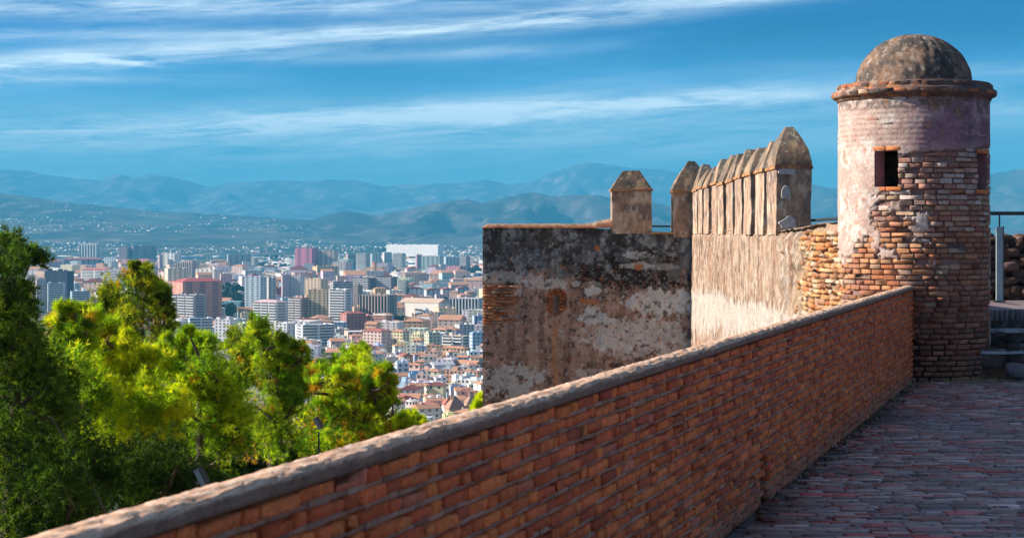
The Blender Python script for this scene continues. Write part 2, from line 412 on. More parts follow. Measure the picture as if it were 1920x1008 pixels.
# ------------------------------------------------------------------ the round sentry tower
TC = np.array([4.61, 19.60]); TR = .840; TH = 3.14
tow = empty('sentry_tower', (TC[0], TC[1], 0), label='round brick sentry turret with a grey dome at the end of the parapet', cat='tower')
camdir = math.atan2(-TC[0], -TC[1])
def tmap(u, v, w_):   # u = arc length at the wall surface, v = height, w = outward
    th = u / TR + camdir; r = TR + w_
    return np.stack([np.sin(th) * r, np.cos(th) * r, v], -1)
def tpx(u, v):
    P = tmap(u, v, 0.) + np.array([TC[0], TC[1], 0]); return project(P)
# window angles found from where they stand on the round wall
def u_of_px(px):
    us = np.linspace(-1.30, 1.30, 2001); p = tpx(us, np.full_like(us, 2.))[0]; ok = np.abs(us) < 1.27
    return float(us[ok][np.argmin(np.abs(p[ok] - px))])
ua, ub = sorted((u_of_px(1641), u_of_px(1684))); uc, ud = sorted((u_of_px(1833), u_of_px(1851)))
wins = [(ua, ub, 2.145, 2.545), (uc, ud, 2.12, 2.52)]
sgn = 1 if tpx(np.array(.1), np.array(1.))[0] > tpx(np.array(-.1), np.array(1.))[0] else -1
def in_win(u, v, g=0.):
    r = np.zeros(np.shape(u), bool)
    for a, b, c, d in wins: r |= (u > a - g) & (u < b + g) & (v > c - g) & (v < d + g)
    return r
def plaster_mask(u, v):
    px, py = tpx(u, v); back = np.abs(u) > 1.3
    n = (fbm(u * 5, v * 5, 0, 61, 5, .6) - .5)
    # boundary column: plaster lies left of it
    bx = np.interp(py, [270, 290, 350, 365, 400, 440, 470, 500], [1900, 1665, 1668, 1660, 1650, 1632, 1600, 1540])
    m = sst(bx - px + n * 110, -1, 3)
    m = np.maximum(m, sst(n - .10, .0, .05) * sst(py, 330, 420) * .9 * (px < 1800) * (py < 500))
    m = np.where(back, sst(n, -.05, .02), m)
    return m
dU = np.linspace(-math.pi * TR, math.pi * TR, 380)
for a, b, c, d in wins:
    for e in (a, b): dU[np.argmin(np.abs(dU - e))] = e
dV = np.linspace(0, TH, 240)
for a, b, c, d in wins:
    for e in (c, d): dV[np.argmin(np.abs(dV - e))] = e
def t_pos(u, v):
    m = plaster_mask(u, v); n = fbm(u * 9, v * 9, 0, 63) - .5; n2 = fbm(u * 2.2, v * 2.2, 0, 66) - .5
    course = .5 + .5 * np.cos(v / .059 * 2 * math.pi)
    px, py = tpx(u, v)
    band = sst(py, 300, 260)      # brick courses ghost through the whitewash near the top
    w_ = lerp(-.020 + n * .012, .0125 + n * .012 - course * (.001 + .007 * band) * (1.2 * (n2 + .5)), m) + n2 * .012
    low = sst(v, .5, .1); w_ = w_ + low * (n * .04 + n2 * .05)
    return tmap(u, v, w_)
def t_col(P, u, v):
    m = plaster_mask(u, v); px, py = tpx(u, v)
    n = fbm(u * 4, v * 4, 0, 71); n2 = fbm(u * 16, v * 16, 0, 72); n3 = fbm(u * 2, v * 3, 0, 74)
    mo = np.zeros(u.shape + (3,)) + (.27, .17, .15); mo = cmix(mo, (.14, .10, .10), sst(n, .5, .65))
    pl = np.zeros(u.shape + (3,)) + (.50, .38, .335)
    pl = cmix(pl, (.60, .53, .50), sst(n, .45, .62) * .8); pl = cmix(pl, (.42, .25, .22), sst(n2, .52, .66) * .55)
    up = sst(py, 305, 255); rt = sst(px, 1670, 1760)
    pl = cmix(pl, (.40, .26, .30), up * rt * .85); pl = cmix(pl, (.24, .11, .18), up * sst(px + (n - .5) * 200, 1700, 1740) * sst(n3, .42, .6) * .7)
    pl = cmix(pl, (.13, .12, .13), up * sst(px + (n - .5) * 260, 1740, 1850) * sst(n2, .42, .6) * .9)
    pl = cmix(pl, (.16, .13, .12), sst(py, 212, 196) * sst(n2, .35, .6) * .9)
    pl = cmix(pl, (.46, .24, .14), sst(n2, .62, .68) * sst(n, .5, .6) * .6)
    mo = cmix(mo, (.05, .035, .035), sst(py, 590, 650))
    return lerp(mo, pl, m[..., None])
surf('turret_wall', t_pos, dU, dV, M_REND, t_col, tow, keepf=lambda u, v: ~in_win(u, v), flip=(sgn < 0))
rt_ = brick_rects(-math.pi * TR, math.pi * TR, .0, TH - .04, .059, .015, [(.145, .8), (.235, .2)], rs, hj=.016, vj=.002)
um = (rt_[:, 0] + rt_[:, 1]) / 2; vm = (rt_[:, 2] + rt_[:, 3]) / 2
mk = plaster_mask(um, vm); hit = np.zeros(len(um), bool)
for a, b, c, d in wins: hit |= (rt_[:, 1] > a - .004) & (rt_[:, 0] < b + .004) & (rt_[:, 3] > c - .01) & (rt_[:, 2] < d + .01)
px, py = tpx(um, vm)
keep = ~hit & ((mk < .55) | ((py < 285) & (rs.random(len(um)) < .16)) | (rs.random(len(um)) < .03)) & (rs.random(len(um)) > .03)
for a, b, c, d in wins:    # trim bricks that run into a window instead of dropping them
    for i in np.where(hit)[0]:
        q = rt_[i]
        if q[3] > c - .01 and q[2] < d + .01:
            if q[0] < a - .05 and q[1] > a: q[1] = a - .003; keep[i] = mk[i] < .55
            elif q[1] > b + .05 and q[0] < b: q[0] = b + .003; keep[i] = mk[i] < .55
rt_ = rt_[keep]; um = (rt_[:, 0] + rt_[:, 1]) / 2; vm = (rt_[:, 2] + rt_[:, 3]) / 2; px, py = tpx(um, vm)
n_ = len(rt_)
pale = pick(rs, n_, [(.54, .40, .34), (.62, .50, .44), (.44, .22, .18), (.50, .36, .24), (.60, .54, .54), (.36, .18, .16)], [4, 3.4, 3, 1.3, 2.4, 1.8])
tan_ = pick(rs, n_, [(.58, .27, .12), (.64, .36, .18), (.52, .18, .08), (.56, .40, .29), (.36, .15, .09)], [4, 2, 3, 2.4, 2])
dkr = pick(rs, n_, [(.26, .085, .045), (.20, .075, .05), (.34, .15, .08), (.14, .07, .055)], [4, 3, 2, 2])
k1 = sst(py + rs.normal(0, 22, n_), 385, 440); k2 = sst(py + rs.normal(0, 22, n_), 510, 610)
ct = pale + (tan_ - pale) * k1[:, None]
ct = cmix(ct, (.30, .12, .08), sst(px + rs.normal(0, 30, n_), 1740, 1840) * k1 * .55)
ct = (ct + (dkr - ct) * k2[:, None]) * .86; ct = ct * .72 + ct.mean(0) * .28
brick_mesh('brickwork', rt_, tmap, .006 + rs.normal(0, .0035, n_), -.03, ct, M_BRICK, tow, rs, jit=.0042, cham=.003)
for (a, b, c, d) in wins:   # window reveals and brick sill / lintel
    q = MB(); dep = -.20
    ps = {}
    for i, (u, v) in enumerate(((a, c), (b, c), (b, d), (a, d))):
        ps[i] = (tuple(tmap(np.array(u), np.array(v), np.array(-.004))), tuple(tmap(np.array(u), np.array(v), np.array(dep))))
    V = [ps[i][j] for i in range(4) for j in (0, 1)]
    q.add(V, [(0, 1, 3, 2), (2, 3, 5, 4), (4, 5, 7, 6), (6, 7, 1, 0)])
    wf = q.build('window_reveal', mat_plain('reveal_plaster', (.30, .17, .19), .9, 9, .5), tow)
    for (z0, z1, nm, ex) in ((c - .045, c - .002, 'sill', .03), (d + .002, d + .045, 'lintel', .02)):
        r_ = np.array([[a - ex, (a + b) / 2 - .004, z0, z1], [(a + b) / 2 + .004, b + ex, z0, z1]])
        brick_mesh(nm, r_, tmap, .018, -.06, pick(rs, 2, [(.55, .19, .07)], [1]), M_BRICK, tow, rs, jit=.003)
# cornice rings and dome (lathed, roughened)
def lathe(name, prf, mat, colf, parent, n=200, amp=.008, seed=0, freq=8):
    pr = []
    for a, b in zip(prf[:-1], prf[1:]):
        k = max(1, int(math.hypot(a[0] - b[0], a[1] - b[1]) / .018))
        for i in range(k): pr.append((lerp(a[0], b[0], i / k), lerp(a[1], b[1], i / k)))
    pr.append(prf[-1]); pr = np.array(pr)
    def pos(u, k):
        i = k.astype(int); r = pr[i, 0].copy(); z = pr[i, 1].copy()
        nn = fbm(np.sin(u) * freq, np.cos(u) * freq, z * freq, seed) - .5; n2 = fbm(np.sin(u) * 2, np.cos(u) * 2, z * 2, seed + 5) - .5
        s = np.clip(r / .1, 0, 1); r = r + (nn * amp * 2 + n2 * amp * 2) * s; z = z + nn * amp
        return np.stack([np.sin(u) * r, np.cos(u) * r, z], -1)
    return surf(name, pos, np.linspace(0, 2 * math.pi, n), np.arange(len(pr)).astype(float), mat, colf, parent)
def corn_col(P, u, k):
    n = fbm(np.sin(u) * 9, np.cos(u) * 9, P[..., 2] * 9, 81); n2 = fbm(u * 12, P[..., 2] * 30, 0, 84)
    W = P + np.array([TC[0], TC[1], 0]); px, _ = project(W)
    c = np.zeros(u.shape + (3,)) + (.17, .105, .09); c = cmix(c, (.42, .18, .09), sst(n2, .54, .62)); c = cmix(c, (.44, .32, .26), sst(n, .5, .62) * .8)
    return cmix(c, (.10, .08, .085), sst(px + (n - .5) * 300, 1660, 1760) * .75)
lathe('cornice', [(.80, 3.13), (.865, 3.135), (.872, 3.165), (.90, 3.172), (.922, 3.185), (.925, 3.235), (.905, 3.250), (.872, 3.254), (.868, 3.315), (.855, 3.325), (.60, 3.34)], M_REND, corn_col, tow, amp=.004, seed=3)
nb = 46
cbr = np.array([[i * 2 * math.pi * .87 / nb, (i + .95) * 2 * math.pi * .87 / nb, 3.262, 3.308] for i in range(nb)])
def cmap2(u, v, w_):
    th = u / .87; return np.stack([np.sin(th) * (.868 + w_), np.cos(th) * (.868 + w_), v], -1)
brick_mesh('cornice_bricks', cbr, cmap2, .004 + rs.normal(0, .004, nb), -.03, pick(rs, nb, [(.36, .13, .07), (.18, .10, .08), (.40, .22, .14), (.09, .07, .065)], [1.4, 3, 1, 4]), M_BRICK, tow, rs, jit=.004)
nb = 40
cbr = np.array([[i * 2 * math.pi * .925 / nb, (i + .97) * 2 * math.pi * .925 / nb, 3.190, 3.232] for i in range(nb)])
def cmap3(u, v, w_):
    th = u / .925; return np.stack([np.sin(th) * (.925 + w_), np.cos(th) * (.925 + w_), v], -1)
brick_mesh('cornice_bricks', cbr, cmap3, .002 + rs.normal(0, .003, nb), -.03, pick(rs, nb, [(.38, .15, .08), (.24, .14, .11), (.42, .29, .21), (.10, .08, .075)], [1.5, 3, 1.5, 3]), M_BRICK, tow, rs, jit=.004)
dome = [(.655 * math.cos(t) ** .96, 3.32 + .585 * math.sin(t)) for t in np.linspace(0, math.pi / 2 - .001, 26)]; dome[-1] = (.001, dome[-1][1])
def dome_col(P, u, k):
    n = fbm(P[..., 0] * 5, P[..., 1] * 5, P[..., 2] * 5, 91); n2 = fbm(P[..., 0] * 22, P[..., 1] * 22, P[..., 2] * 22, 93, 3)
    c = np.zeros(u.shape + (3,)) + (.15, .115, .095); c = cmix(c, (.26, .165, .115), sst(n, .46, .60) * .8)
    c = cmix(c, (.075, .068, .068), sst(n, .50, .40) * .75); c = cmix(c, (.34, .30, .27), sst(n2, .62, .70) * .8)
    return cmix(c, (.04, .036, .036), sst(n2, .42, .34) * .6)
lathe('dome', dome, M_CEM, dome_col, tow, n=220, amp=.012, seed=12, freq=9)

# ------------------------------------------------------------------ curtain wall with merlons (lit side wall + dark end wall)
cw = empty('castle_wall', (3.7, 24, 0), label='weathered castle curtain wall with a row of pointed merlons, left of the turret', cat='castle wall')
cw.location = (0, 0, 0)
ZB = -6.0
def wx(Yd): return 3.72 + .029 * (Yd - 24)
def wall_pt(s):   # path: tower flank -> along the lit face to the inner corner
    Yv = 19.35 + s; X = np.where(Yv < 20.3, 3.862 + (3.613 - 3.862) * np.clip((Yv - 19.35) / .95, 0, 1), wx(Yv)); return X, Yv
LW = 39.8 - 19.35
TOPZ = 1.69
def wtop(s): return TOPZ + np.interp(s, [0, 1, 4.5, 5, LW], [.07, .05, -.01, 0, 0]) + (fbm(s * 3, 0 * s, 0, 7) - .5) * .05
NS = [0] ; sg = []
s = 0.
while s < LW: sg.append(s); s += .02 if s < 4.7 else .032
sg.append(LW); sg = np.array(sg)
vg = np.linspace(0, 1, 210)
def rub_mask(s, z):    # exposed rubble and brick near the tower
    n = fbm(s * 2.2, z * 2.2, 0, 103) - .5
    return sst(2.2 - s + n * 3.2, -.15, .15), n
def l_pos(s, t):
    X, Yv = wall_pt(s); zt = wtop(s); z = -2.6 + (zt + 2.6) * t
    m, n0 = rub_mask(s, z)
    st = fbm(s * 5, z * .55, 0, 111, 5, .6) - .5; n = fbm(s * 7, z * 7, 0, 112, 4) - .5; big = fbm(s * .6, z * .8, 0, 114) - .5
    w_ = st * .085 + n * .035 + big * .07 - m * .03 + np.where(s < 4.7, (fbm(s * 4, z * 4, 0, 118) - .5) * .16 * sst(4.9 - s, 0, .8), 0)
    w_ = w_ - sst(t, .965, 1) * .10
    return np.stack([X - w_, Yv, z], -1)
def l_col(P, s, t):
    px, py = project(P); z = P[..., 2]; m, n0 = rub_mask(s, z)
    st = fbm(s * 7, z * .9, 0, 121, 5, .6); n = fbm(s * 3, z * 3, 0, 123); f = fbm(s * 18, z * 5, 0, 125)
    c = np.zeros(s.shape + (3,)) + (.42, .285, .205)
    c = cmix(c, (.54, .42, .33), sst(st, .50, .60) * .85); c = cmix(c, (.36, .22, .15), sst(st, .47, .38) * .8)
    c = cmix(c, (.16, .11, .09), sst(f, .43, .35) * .8); c = cmix(c, (.60, .53, .46), sst(f, .62, .7) * .7)
    c = cmix(c, (.34, .30, .26), sst(n, .56, .66) * sst(s, 6, 3) * .7)
    yb = np.interp(px, [1296, 1350, 1365, 1420, 1455, 1500, 1540], [545, 545, 560, 568, 580, 600, 640])
    wb = sst(py - yb + (f - .5) * 50, -3, 4) * sst(yb + 85 - py + (st - .5) * 110, 0, 22)
    c = cmix(c, (.60, .55, .505), wb * .8)
    c = cmix(c, (.66, .34, .18), sst(py - yb - 85 + (st - .5) * 60, 0, 20) * sst(f, .5, .62) * .7)
    c = cmix(c, (.44, .30, .21), m * .8)
    c = cmix(c, (.38, .34, .14), sst(n0, .12, .2) * sst(s, 4, 1) * .35)
    return c * .80
surf('lit_face', l_pos, sg, vg, M_REND, l_col, cw)
# bricks and stones showing near the tower
def lmap(u, v, w_):
    X, Yv = wall_pt(u); w0 = (fbm(u * .6, v * .8, 0, 114) - .5) * .07 + (fbm(u * 4, v * 4, 0, 118) - .5) * .10
    return np.stack([X - w_ - w0, Yv - 0 * w_, v], -1)
rl = brick_rects(.05, 4.6, -1.0, 1.66, .062, .019, [(.13, .6), (.21, .4)], rs, hj=.02, vj=.006)
um = (rl[:, 0] + rl[:, 1]) / 2; vm = (rl[:, 2] + rl[:, 3]) / 2; mk, _ = rub_mask(um, vm)
pr_ = np.where(um < 1.3, .95, np.where(um < 2.2, .5, .16)) * (mk > .5) + .05 * (vm > 1.2)
kp = rs.random(len(um)) < pr_; rl = rl[kp]; n_ = len(rl)
brick_mesh('exposed_bricks', rl, lmap, .022 + rs.normal(0, .009, n_), -.08, pick(rs, n_, [(.48, .25, .11), (.54, .35, .19), (.48, .17, .07), (.50, .40, .30), (.32, .16, .09)], [4, 3, 2, 2, 2]), M_BRICK, cw, rs, jit=.010, cham=.014)
# wall body behind the lit face, and its rough top
def rub_col(P):
    n = fbm(P[:, 0] * 3, P[:, 1] * 3, P[:, 2] * 3, 131); f = fbm(P[:, 0] * 14, P[:, 1] * 14, P[:, 2] * 14, 133)
    c = np.zeros(P.shape) + (.34, .26, .20); c = cmix(c, (.18, .15, .13), sst(n, .5, .62)); c = cmix(c, (.48, .38, .30), sst(f, .56, .68)); return c
MB().add([(wx(y) + d, y, z) for z in (ZB, 1.60) for (y, d) in ((20.2, .16), (20.2, .60), (39.9, .60), (39.9, .16))], [(3, 2, 1, 0), (4, 5, 6, 7), (0, 1, 5, 4), (1, 2, 6, 5), (2, 3, 7, 6), (3, 0, 4, 7)]).build('wall_core', mat_plain('rubble_core', (.30, .22, .17), .95, 3, .5), cw)
st_ = np.arange(0.9, LW, .06); wt_ = np.linspace(0, 1, 14)
def top_pos(s, t):
    X, Yv = wall_pt(s); n = fbm(s * 5, t * 4, 0, 141) - .5
    z = wtop(s) + np.sin(t * math.pi) * .035 + n * .04 - .025 - sst(t, .9, 1) * .08
    return np.stack([X + .01 + t * .55, Yv, z], -1)
surf('wall_top', top_pos, st_, wt_, M_REND, lambda P, s, t: rub_col(P.reshape(-1, 3)).reshape(P.shape), cw, flip=False)
def merl_col(P):
    n = fbm(P[:, 0] * 3, P[:, 1] * 3, P[:, 2] * 1.2, 151); f = fbm(P[:, 0] * 14, P[:, 1] * 14, P[:, 2] * 5, 153); g = fbm(P[:, 0] * 5, P[:, 1] * 5, P[:, 2] * 5, 155)
    c = np.zeros(P.shape) + (.42, .28, .20); c = cmix(c, (.60, .47, .36), sst(n, .50, .60) * .7); c = cmix(c, (.25, .17, .14), sst(f, .42, .34) * .7)
    c = cmix(c, (.17, .135, .125), sst(g + (P[:, 2] - 2.1) * .12, .52, .62) * .75)
    return cmix(c, (.70, .62, .53), sst(f, .62, .70) * .6)
def cap_col(P):
    n = fbm(P[:, 0] * 4, P[:, 1] * 4, P[:, 2] * 4, 161); f = fbm(P[:, 0] * 18, P[:, 1] * 18, P[:, 2] * 18, 163); g = fbm(P[:, 0] * 3, P[:, 1] * 3, P[:, 2] * 3, 165)
    c = np.zeros(P.shape) + (.19, .135, .10); c = cmix(c, (.13, .115, .105), sst(n, .46, .56) * .85); c = cmix(c, (.46, .31, .20), sst(g, .52, .62) * .7)
    c = cmix(c, (.22, .21, .10), sst(f, .58, .66) * .5); return cmix(c, (.50, .45, .40), sst(f, .66, .72) * .7)
def rim_col(P):
    n = fbm(P[:, 0] * 6, P[:, 1] * 6, P[:, 2] * 6, 171); c = np.zeros(P.shape) + (.52, .26, .11); return cmix(c, (.26, .12, .08), sst(n, .48, .58))
def merlon(x0, x1, y0, y1, zf, zt, zp, topf, pw, rot, seed, plaster=False, res=.035):
    cen = np.array([x0, y0])
    mo = frustum('merlon', (x0, x1, y0, y1), (x0, x1, y0, y1), zf, zt, res, .022, M_REND, cw, merl_col, seed=seed, rot=rot, cen=cen)
    e = .028
    frustum('brick_rim', (x0 - e, x1 + e, y0 - e, y1 + e), (x0 - e, x1 + e, y0 - e, y1 + e), zt - .003, zt + .04, .04, .010, M_BRICK, mo, rim_col, seed=seed, bottom=True, rot=rot, cen=cen, freq=5)
    cx, cy = (x0 + x1) / 2, (y0 + y1) / 2; hx, hy = (x1 - x0) / 2 * topf[0], (y1 - y0) / 2 * topf[1]
    frustum('cap', (x0 - .015, x1 + .015, y0 - .015, y1 + .015), (cx - hx, cx + hx, cy - hy, cy + hy), zt + .036, zp, res, .022, M_CEM, mo, cap_col, pw=pw, seed=seed + 9, rot=rot, cen=cen, freq=3.5)
    return mo
ang = -math.atan(.029)
Yv = 24.0
for i in range(10):
    ln = 1.15 * rs.uniform(.94, 1.05); x0 = wx(Yv)
    zt = 2.53 + rs.uniform(-.02, .03) + i * .004; zp = 3.08 + rs.uniform(-.09, .09) + (.03 if i == 0 else 0)
    if i == 0: merlon(x0, x0 + .485, Yv, Yv + ln, 1.60, 2.535, 3.14, (.20, .25), 1.7, ang, 200, res=.022)
    else: merlon(x0 + .012 * rs.normal(), x0 + .47, Yv, Yv + ln, 1.60, zt, zp, (rs.uniform(.16, .42), rs.uniform(.2, .4)), rs.uniform(.95, 1.45), ang, 200 + i)
    Yv += 1.575
# white plaster scabs on the nearest merlon
for (cx_, cy_, rx_, ry_, sd_) in ((1480, 418, 15, 10, 1), (1474, 363, 9, 12, 2), (1477, 321, 17, 7, 3)):
    p0 = world(cx_, cy_, 23.97); n = 40
    V = [(p0.x, 23.972, p0.z)]; 
    for k in range(n):
        t = 2 * math.pi * k / n; q = .65 + .7 * float(vnoise(math.cos(t) * 1.6 + 5, math.sin(t) * 1.6, 0, sd_ * 7))
        V.append((p0.x + math.cos(t) * rx_ / F * 24 * q, 23.975, p0.z + math.sin(t) * ry_ / F * 24 * q))
    for k in range(n): V.append((V[k + 1][0] * 1.0 + (V[k + 1][0] - p0.x) * .12, 24.02, V[k + 1][2] + (V[k + 1][2] - p0.z) * .12))
    Fc = [(0, 1 + (k + 1) % n, 1 + k) for k in range(n)] + [(1 + k, 1 + (k + 1) % n, n + 1 + (k + 1) % n, n + 1 + k) for k in range(n)]
    mesh('plaster_patch', V, Fc, mat_plain('pale_plaster', (.44, .43, .45), .9, 14, .5, bump=.6), cw)

# dark end wall facing the camera
DX0, DX1, DY = -.685, 4.20, 39.8
def dk_y(X): return DY - .029 * (X - 4.18)
hole = (1036.5, 1047.5, 553, 588)
def d_top(X):
    px = 960 + F * X / DY
    return np.interp(px, [900, 1118, 1120, 1300], [1.735, 1.735, 1.72, 1.60])
xg = np.arange(DX0, DX1 + .001, .0165); tg = np.linspace(0, 1, 330)
def d_pos(X, t):
    zt = d_top(X); z = -3.4 + (zt + 3.4) * t
    px = 960 + F * X / DY; py = HY - F * (z - EYE) / DY
    n = fbm(X * 6, z * 6, 0, 181, 5, .6) - .5; big = fbm(X * .9, z * .9, 0, 183) - .5
    bl = (fbm(X * 3, z * 4, 0, 187, 4) - .5)
    w_ = n * .05 + big * .07 + np.clip(bl, -.1, .1) * .10 * sst(py, 470, 520) * sst(px, 1060, 1120)
    # recess where bricks are laid bare, and the arrow slit
    w_ = w_ - .04 * sst(1 - ((px - 1043) / 20) ** 2 - ((py - 566) / 27) ** 2 + n * 1.2, 0, .2)
    w_ = w_ - .05 * sst(986 - px + n * 60, 0, 6) * sst(py, 530, 534) * sst(606 - py + n * 40, 0, 4)
    w_ = np.where((px > hole[0]) & (px < hole[1]) & (py > hole[2]) & (py < hole[3]), -.32, w_)
    return np.stack([X, dk_y(X) - w_, z], -1)
def ell(px, py, cx, cy, rx, ry): return 1 - np.sqrt(((px - cx) / rx) ** 2 + ((py - cy) / ry) ** 2)
def d_col(P, X, t):
    px, py = project(P); z = P[..., 2]
    n = fbm(X * 2, z * 2, 0, 191, 5, .6); f = fbm(X * 9, z * 9, 0, 193, 5, .65); g = fbm(X * 4, z * 5, 0, 195, 5, .6); h = fbm(X * 1.1, z * 1.6, 0, 198)
    c = np.zeros(X.shape + (3,)) + (.40, .275, .23)
    c = cmix(c, (.24, .165, .14), sst(g, .55, .66) * .5); c = cmix(c, (.46, .34, .30), sst(f, .58, .66) * .4)
    # blue-grey lichened upper half with black growth
    by = 528 + (n - .5) * 110 + sst(px, 1060, 1160) * 20
    up = sst(by - py, -6, 10)
    u_ = np.zeros(X.shape + (3,)) + (.14, .17, .205)
    u_ = cmix(u_, (.30, .33, .36), sst(f, .50, .62) * .8 * sst(h, .62, .45)); u_ = cmix(u_, (.060, .058, .060), sst(g, .46, .56) * .9)
    u_ = cmix(u_, (.17, .15, .14), sst(h, .54, .66) * .5)
    dr_ = fbm(X * 7, z * .7, 0, 214, 4, .6)
    u_ = cmix(u_, (.045, .045, .05), sst(dr_, .53, .60) * sst(py, 520, 430) * .8); u_ = cmix(u_, (.36, .38, .40), sst(dr_, .44, .38) * sst(f, .45, .55) * .5)
    c = lerp(c, u_, up[..., None])
    c = cmix(c, (.15, .11, .10), sst(dr_, .54, .62) * .5 * (1 - up)); c = cmix(c, (.50, .38, .33), sst(dr_, .45, .38) * .4 * (1 - up))
    bk = sst(ell(px, py, 1190, 515, 130, 52) + (g - .5) * 2.6, .1, .35) * sst(f, .42, .52)
    c = cmix(c, (.022, .019, .020), bk * .92)
    bk2 = sst(ell(px, py, 1010, 455, 90, 30) + (g - .5) * 2.2, .1, .5); c = cmix(c, (.09, .085, .085), bk2 * .7)
    W = [(1245, 568, 62, 24, 1.0), (1200, 625, 105, 26, .75), (1112, 592, 22, 15, 1.), (1120, 600, 28, 5, 1.), (962, 715, 50, 32, .9), (1030, 533, 40, 12, .7), (1110, 545, 22, 9, 1), (1190, 478, 24, 7, .7),
         (1200, 498, 28, 6, .6), (1150, 640, 50, 14, .7), (970, 548, 9, 10, .8), (935, 520, 50, 12, .5), (1200, 655, 70, 14, .6), (1120, 700, 40, 8, .5), (1270, 660, 40, 18, .5), (1240, 500, 40, 6, .4)]
    for cx, cy, rx, ry, am in W:
        m = sst(ell(px, py, cx, cy, rx * 1.1, ry * 1.1) + (f - .5) * 1.3 + (g - .5) * 1.2, .02, .12) * am
        c = cmix(c, (.60, .63, .66), m * .9)
    ln = sst(np.abs(px - 1168) - 128, 0, 12) + sst(np.abs(py - 620) - 30, 0, 12)
    c = cmix(c, (.055, .045, .045), sst(f, .40, .33) * .75)
    sp = fbm(X * 16, z * 16, 0, 210, 3)
    c = cmix(c, (.40, .15, .07), sst(sp, .735, .76) * sst(py, 470, 500) * .9)
    c = cmix(c, (.60, .585, .57), sst(sp, .30, .26) * .45)
    for (cx, cy, rx, ry) in ((1198, 500, 9, 7), (1093, 563, 6, 5), (1120, 465, 6, 6), (1105, 566, 22, 4)):
        c = cmix(c, (.46, .17, .07), sst(ell(px, py, cx, cy, rx, ry) + (f - .5), .0, .2) * .9)
    # rust-coloured run-off below the slit
    c = cmix(c, (.47, .27, .16), sst(8 - np.abs(px - 1040 - (n - .5) * 10) + (f - .5) * 9, 0, 5) * sst(py, 590, 625) * sst(740 - py, 0, 20) * .85)
    c = cmix(c, (.44, .36, .31), sst(2.2 - np.abs(px - 966 + (py - 640) * .05 - (n - .5) * 14), 0, 1.5) * sst(py, 570, 590) * sst(690 - py, 0, 20) * .5)
    c = cmix(c, (.30, .13, .07), sst(1 - ((px - 1043) / 20) ** 2 - ((py - 566) / 27) ** 2 + (f - .5) * 1.2, 0, .2))
    c = c * .93
    inn = (px > hole[0]) & (px < hole[1]) & (py > hole[2]) & (py < hole[3]); c = cmix(c, (.03, .025, .025), inn * 1.)
    return c
surf('end_face', d_pos, xg, tg, M_REND, d_col, cw)
def dmap(u, v, w_): return np.stack([u, dk_y(u) - w_ - .0 * v, v], -1)
def px2x(p): return (p - 960) / F * DY
def py2z(p): return EYE + (HY - p) / F * DY
rb1 = brick_rects(px2x(905.5), px2x(988), py2z(607), py2z(532), .070, .022, [(.28, .7), (.15, .3)], rs, hj=.02, vj=.005)
um = project(dmap(rb1[:, :2].mean(1), rb1[:, 2:].mean(1), np.zeros(len(rb1))))
kp = (um[0] < 962 + rs.normal(0, 14, len(rb1)) - np.abs(um[1] - 566) * .25)
rb1 = rb1[kp]
brick_mesh('exposed_bricks', rb1, dmap, .045 + rs.normal(0, .012, len(rb1)), -.06, pick(rs, len(rb1), [(.42, .17, .08), (.34, .12, .06), (.50, .27, .15), (.30, .20, .16)], [3, 3, 2, 2]), M_BRICK, cw, rs, jit=.008, cham=.012)
rb2 = brick_rects(px2x(1024), px2x(1062), py2z(592), py2z(541), .062, .02, [(.15, 1), (.15, 0)], rs, hj=.02, vj=.005)
q = project(dmap(rb2[:, :2].mean(1), rb2[:, 2:].mean(1), np.zeros(len(rb2))))
kp = (((q[0] - 1043) / 20) ** 2 + ((q[1] - 566) / 27) ** 2 < 1) & ~((rb2[:, 1] > px2x(hole[0])) & (rb2[:, 0] < px2x(hole[1])) & (q[1] > hole[2]))
rb2 = rb2[kp]
brick_mesh('slit_bricks', rb2, dmap, .0 + rs.normal(0, .010, len(rb2)), -.10, pick(rs, len(rb2), [(.48, .17, .07), (.36, .12, .06), (.20, .08, .05)], [3, 3, 2]), M_BRICK, cw, rs, jit=.006, cham=.01)
frustum('wall_core', (DX0 + .0, DX1, DY + .2, DY + .75), (DX0 + .0, DX1, DY + .2, DY + .75), ZB, 1.6, .12, .015, M_REND, cw, rub_col, seed=6)
frustum('wall_corner', (DX0 + .004, DX0 + .3, DY + .165, DY + .6), (DX0 + .004, DX0 + .3, DY + .165, DY + .6), -3.4, 1.72, .05, .015, M_REND, cw, merl_col, seed=8)
# rounded brick coping on the left stretch, with its humped end
def cop_col(P, u, k):
    n = fbm(P[..., 0] * 8, P[..., 1] * 8, P[..., 2] * 8, 221); g = fbm(P[..., 0] * 22, P[..., 1] * 22, P[..., 2] * 22, 223)
    c = np.zeros(u.shape + (3,)) + (.36, .22, .15); c = cmix(c, (.16, .13, .11), sst(n, .5, .6)); c = cmix(c, (.50, .38, .30), sst(g, .56, .66))
    return cmix(c, (.50, .20, .09), sst(1.6 - k, 0, 1) * .9)
def cop_pos(X, k):
    a = k / 12 * math.pi; y = .22 - .30 * np.cos(a); z = np.interp(X, [DX0 - .02, DX0 + .1, 1.9, 2.0, 2.33], [.02, .10, .10, .16, .22]) * np.sin(a) ** .6
    n = fbm(X * 7, k * .4, 0, 225) - .5
    return np.stack([X, dk_y(X) + y + n * .03, 1.735 + z + n * .03 * np.sin(a)], -1)
surf('coping', cop_pos, np.linspace(DX0 - .03, 2.33, 140), np.arange(13).astype(float), M_REND, cop_col, cw)
merlon(2.326, 3.262, DY + .02, DY + .55, 1.6, 2.60, 3.07, (.42, .3), 1.05, 0, 301, res=.03)
merlon(3.756, 4.66, DY - .02, DY + .55, 1.5, 2.555, 3.30, (.16, .2), 1.35, 0, 302, res=.03)
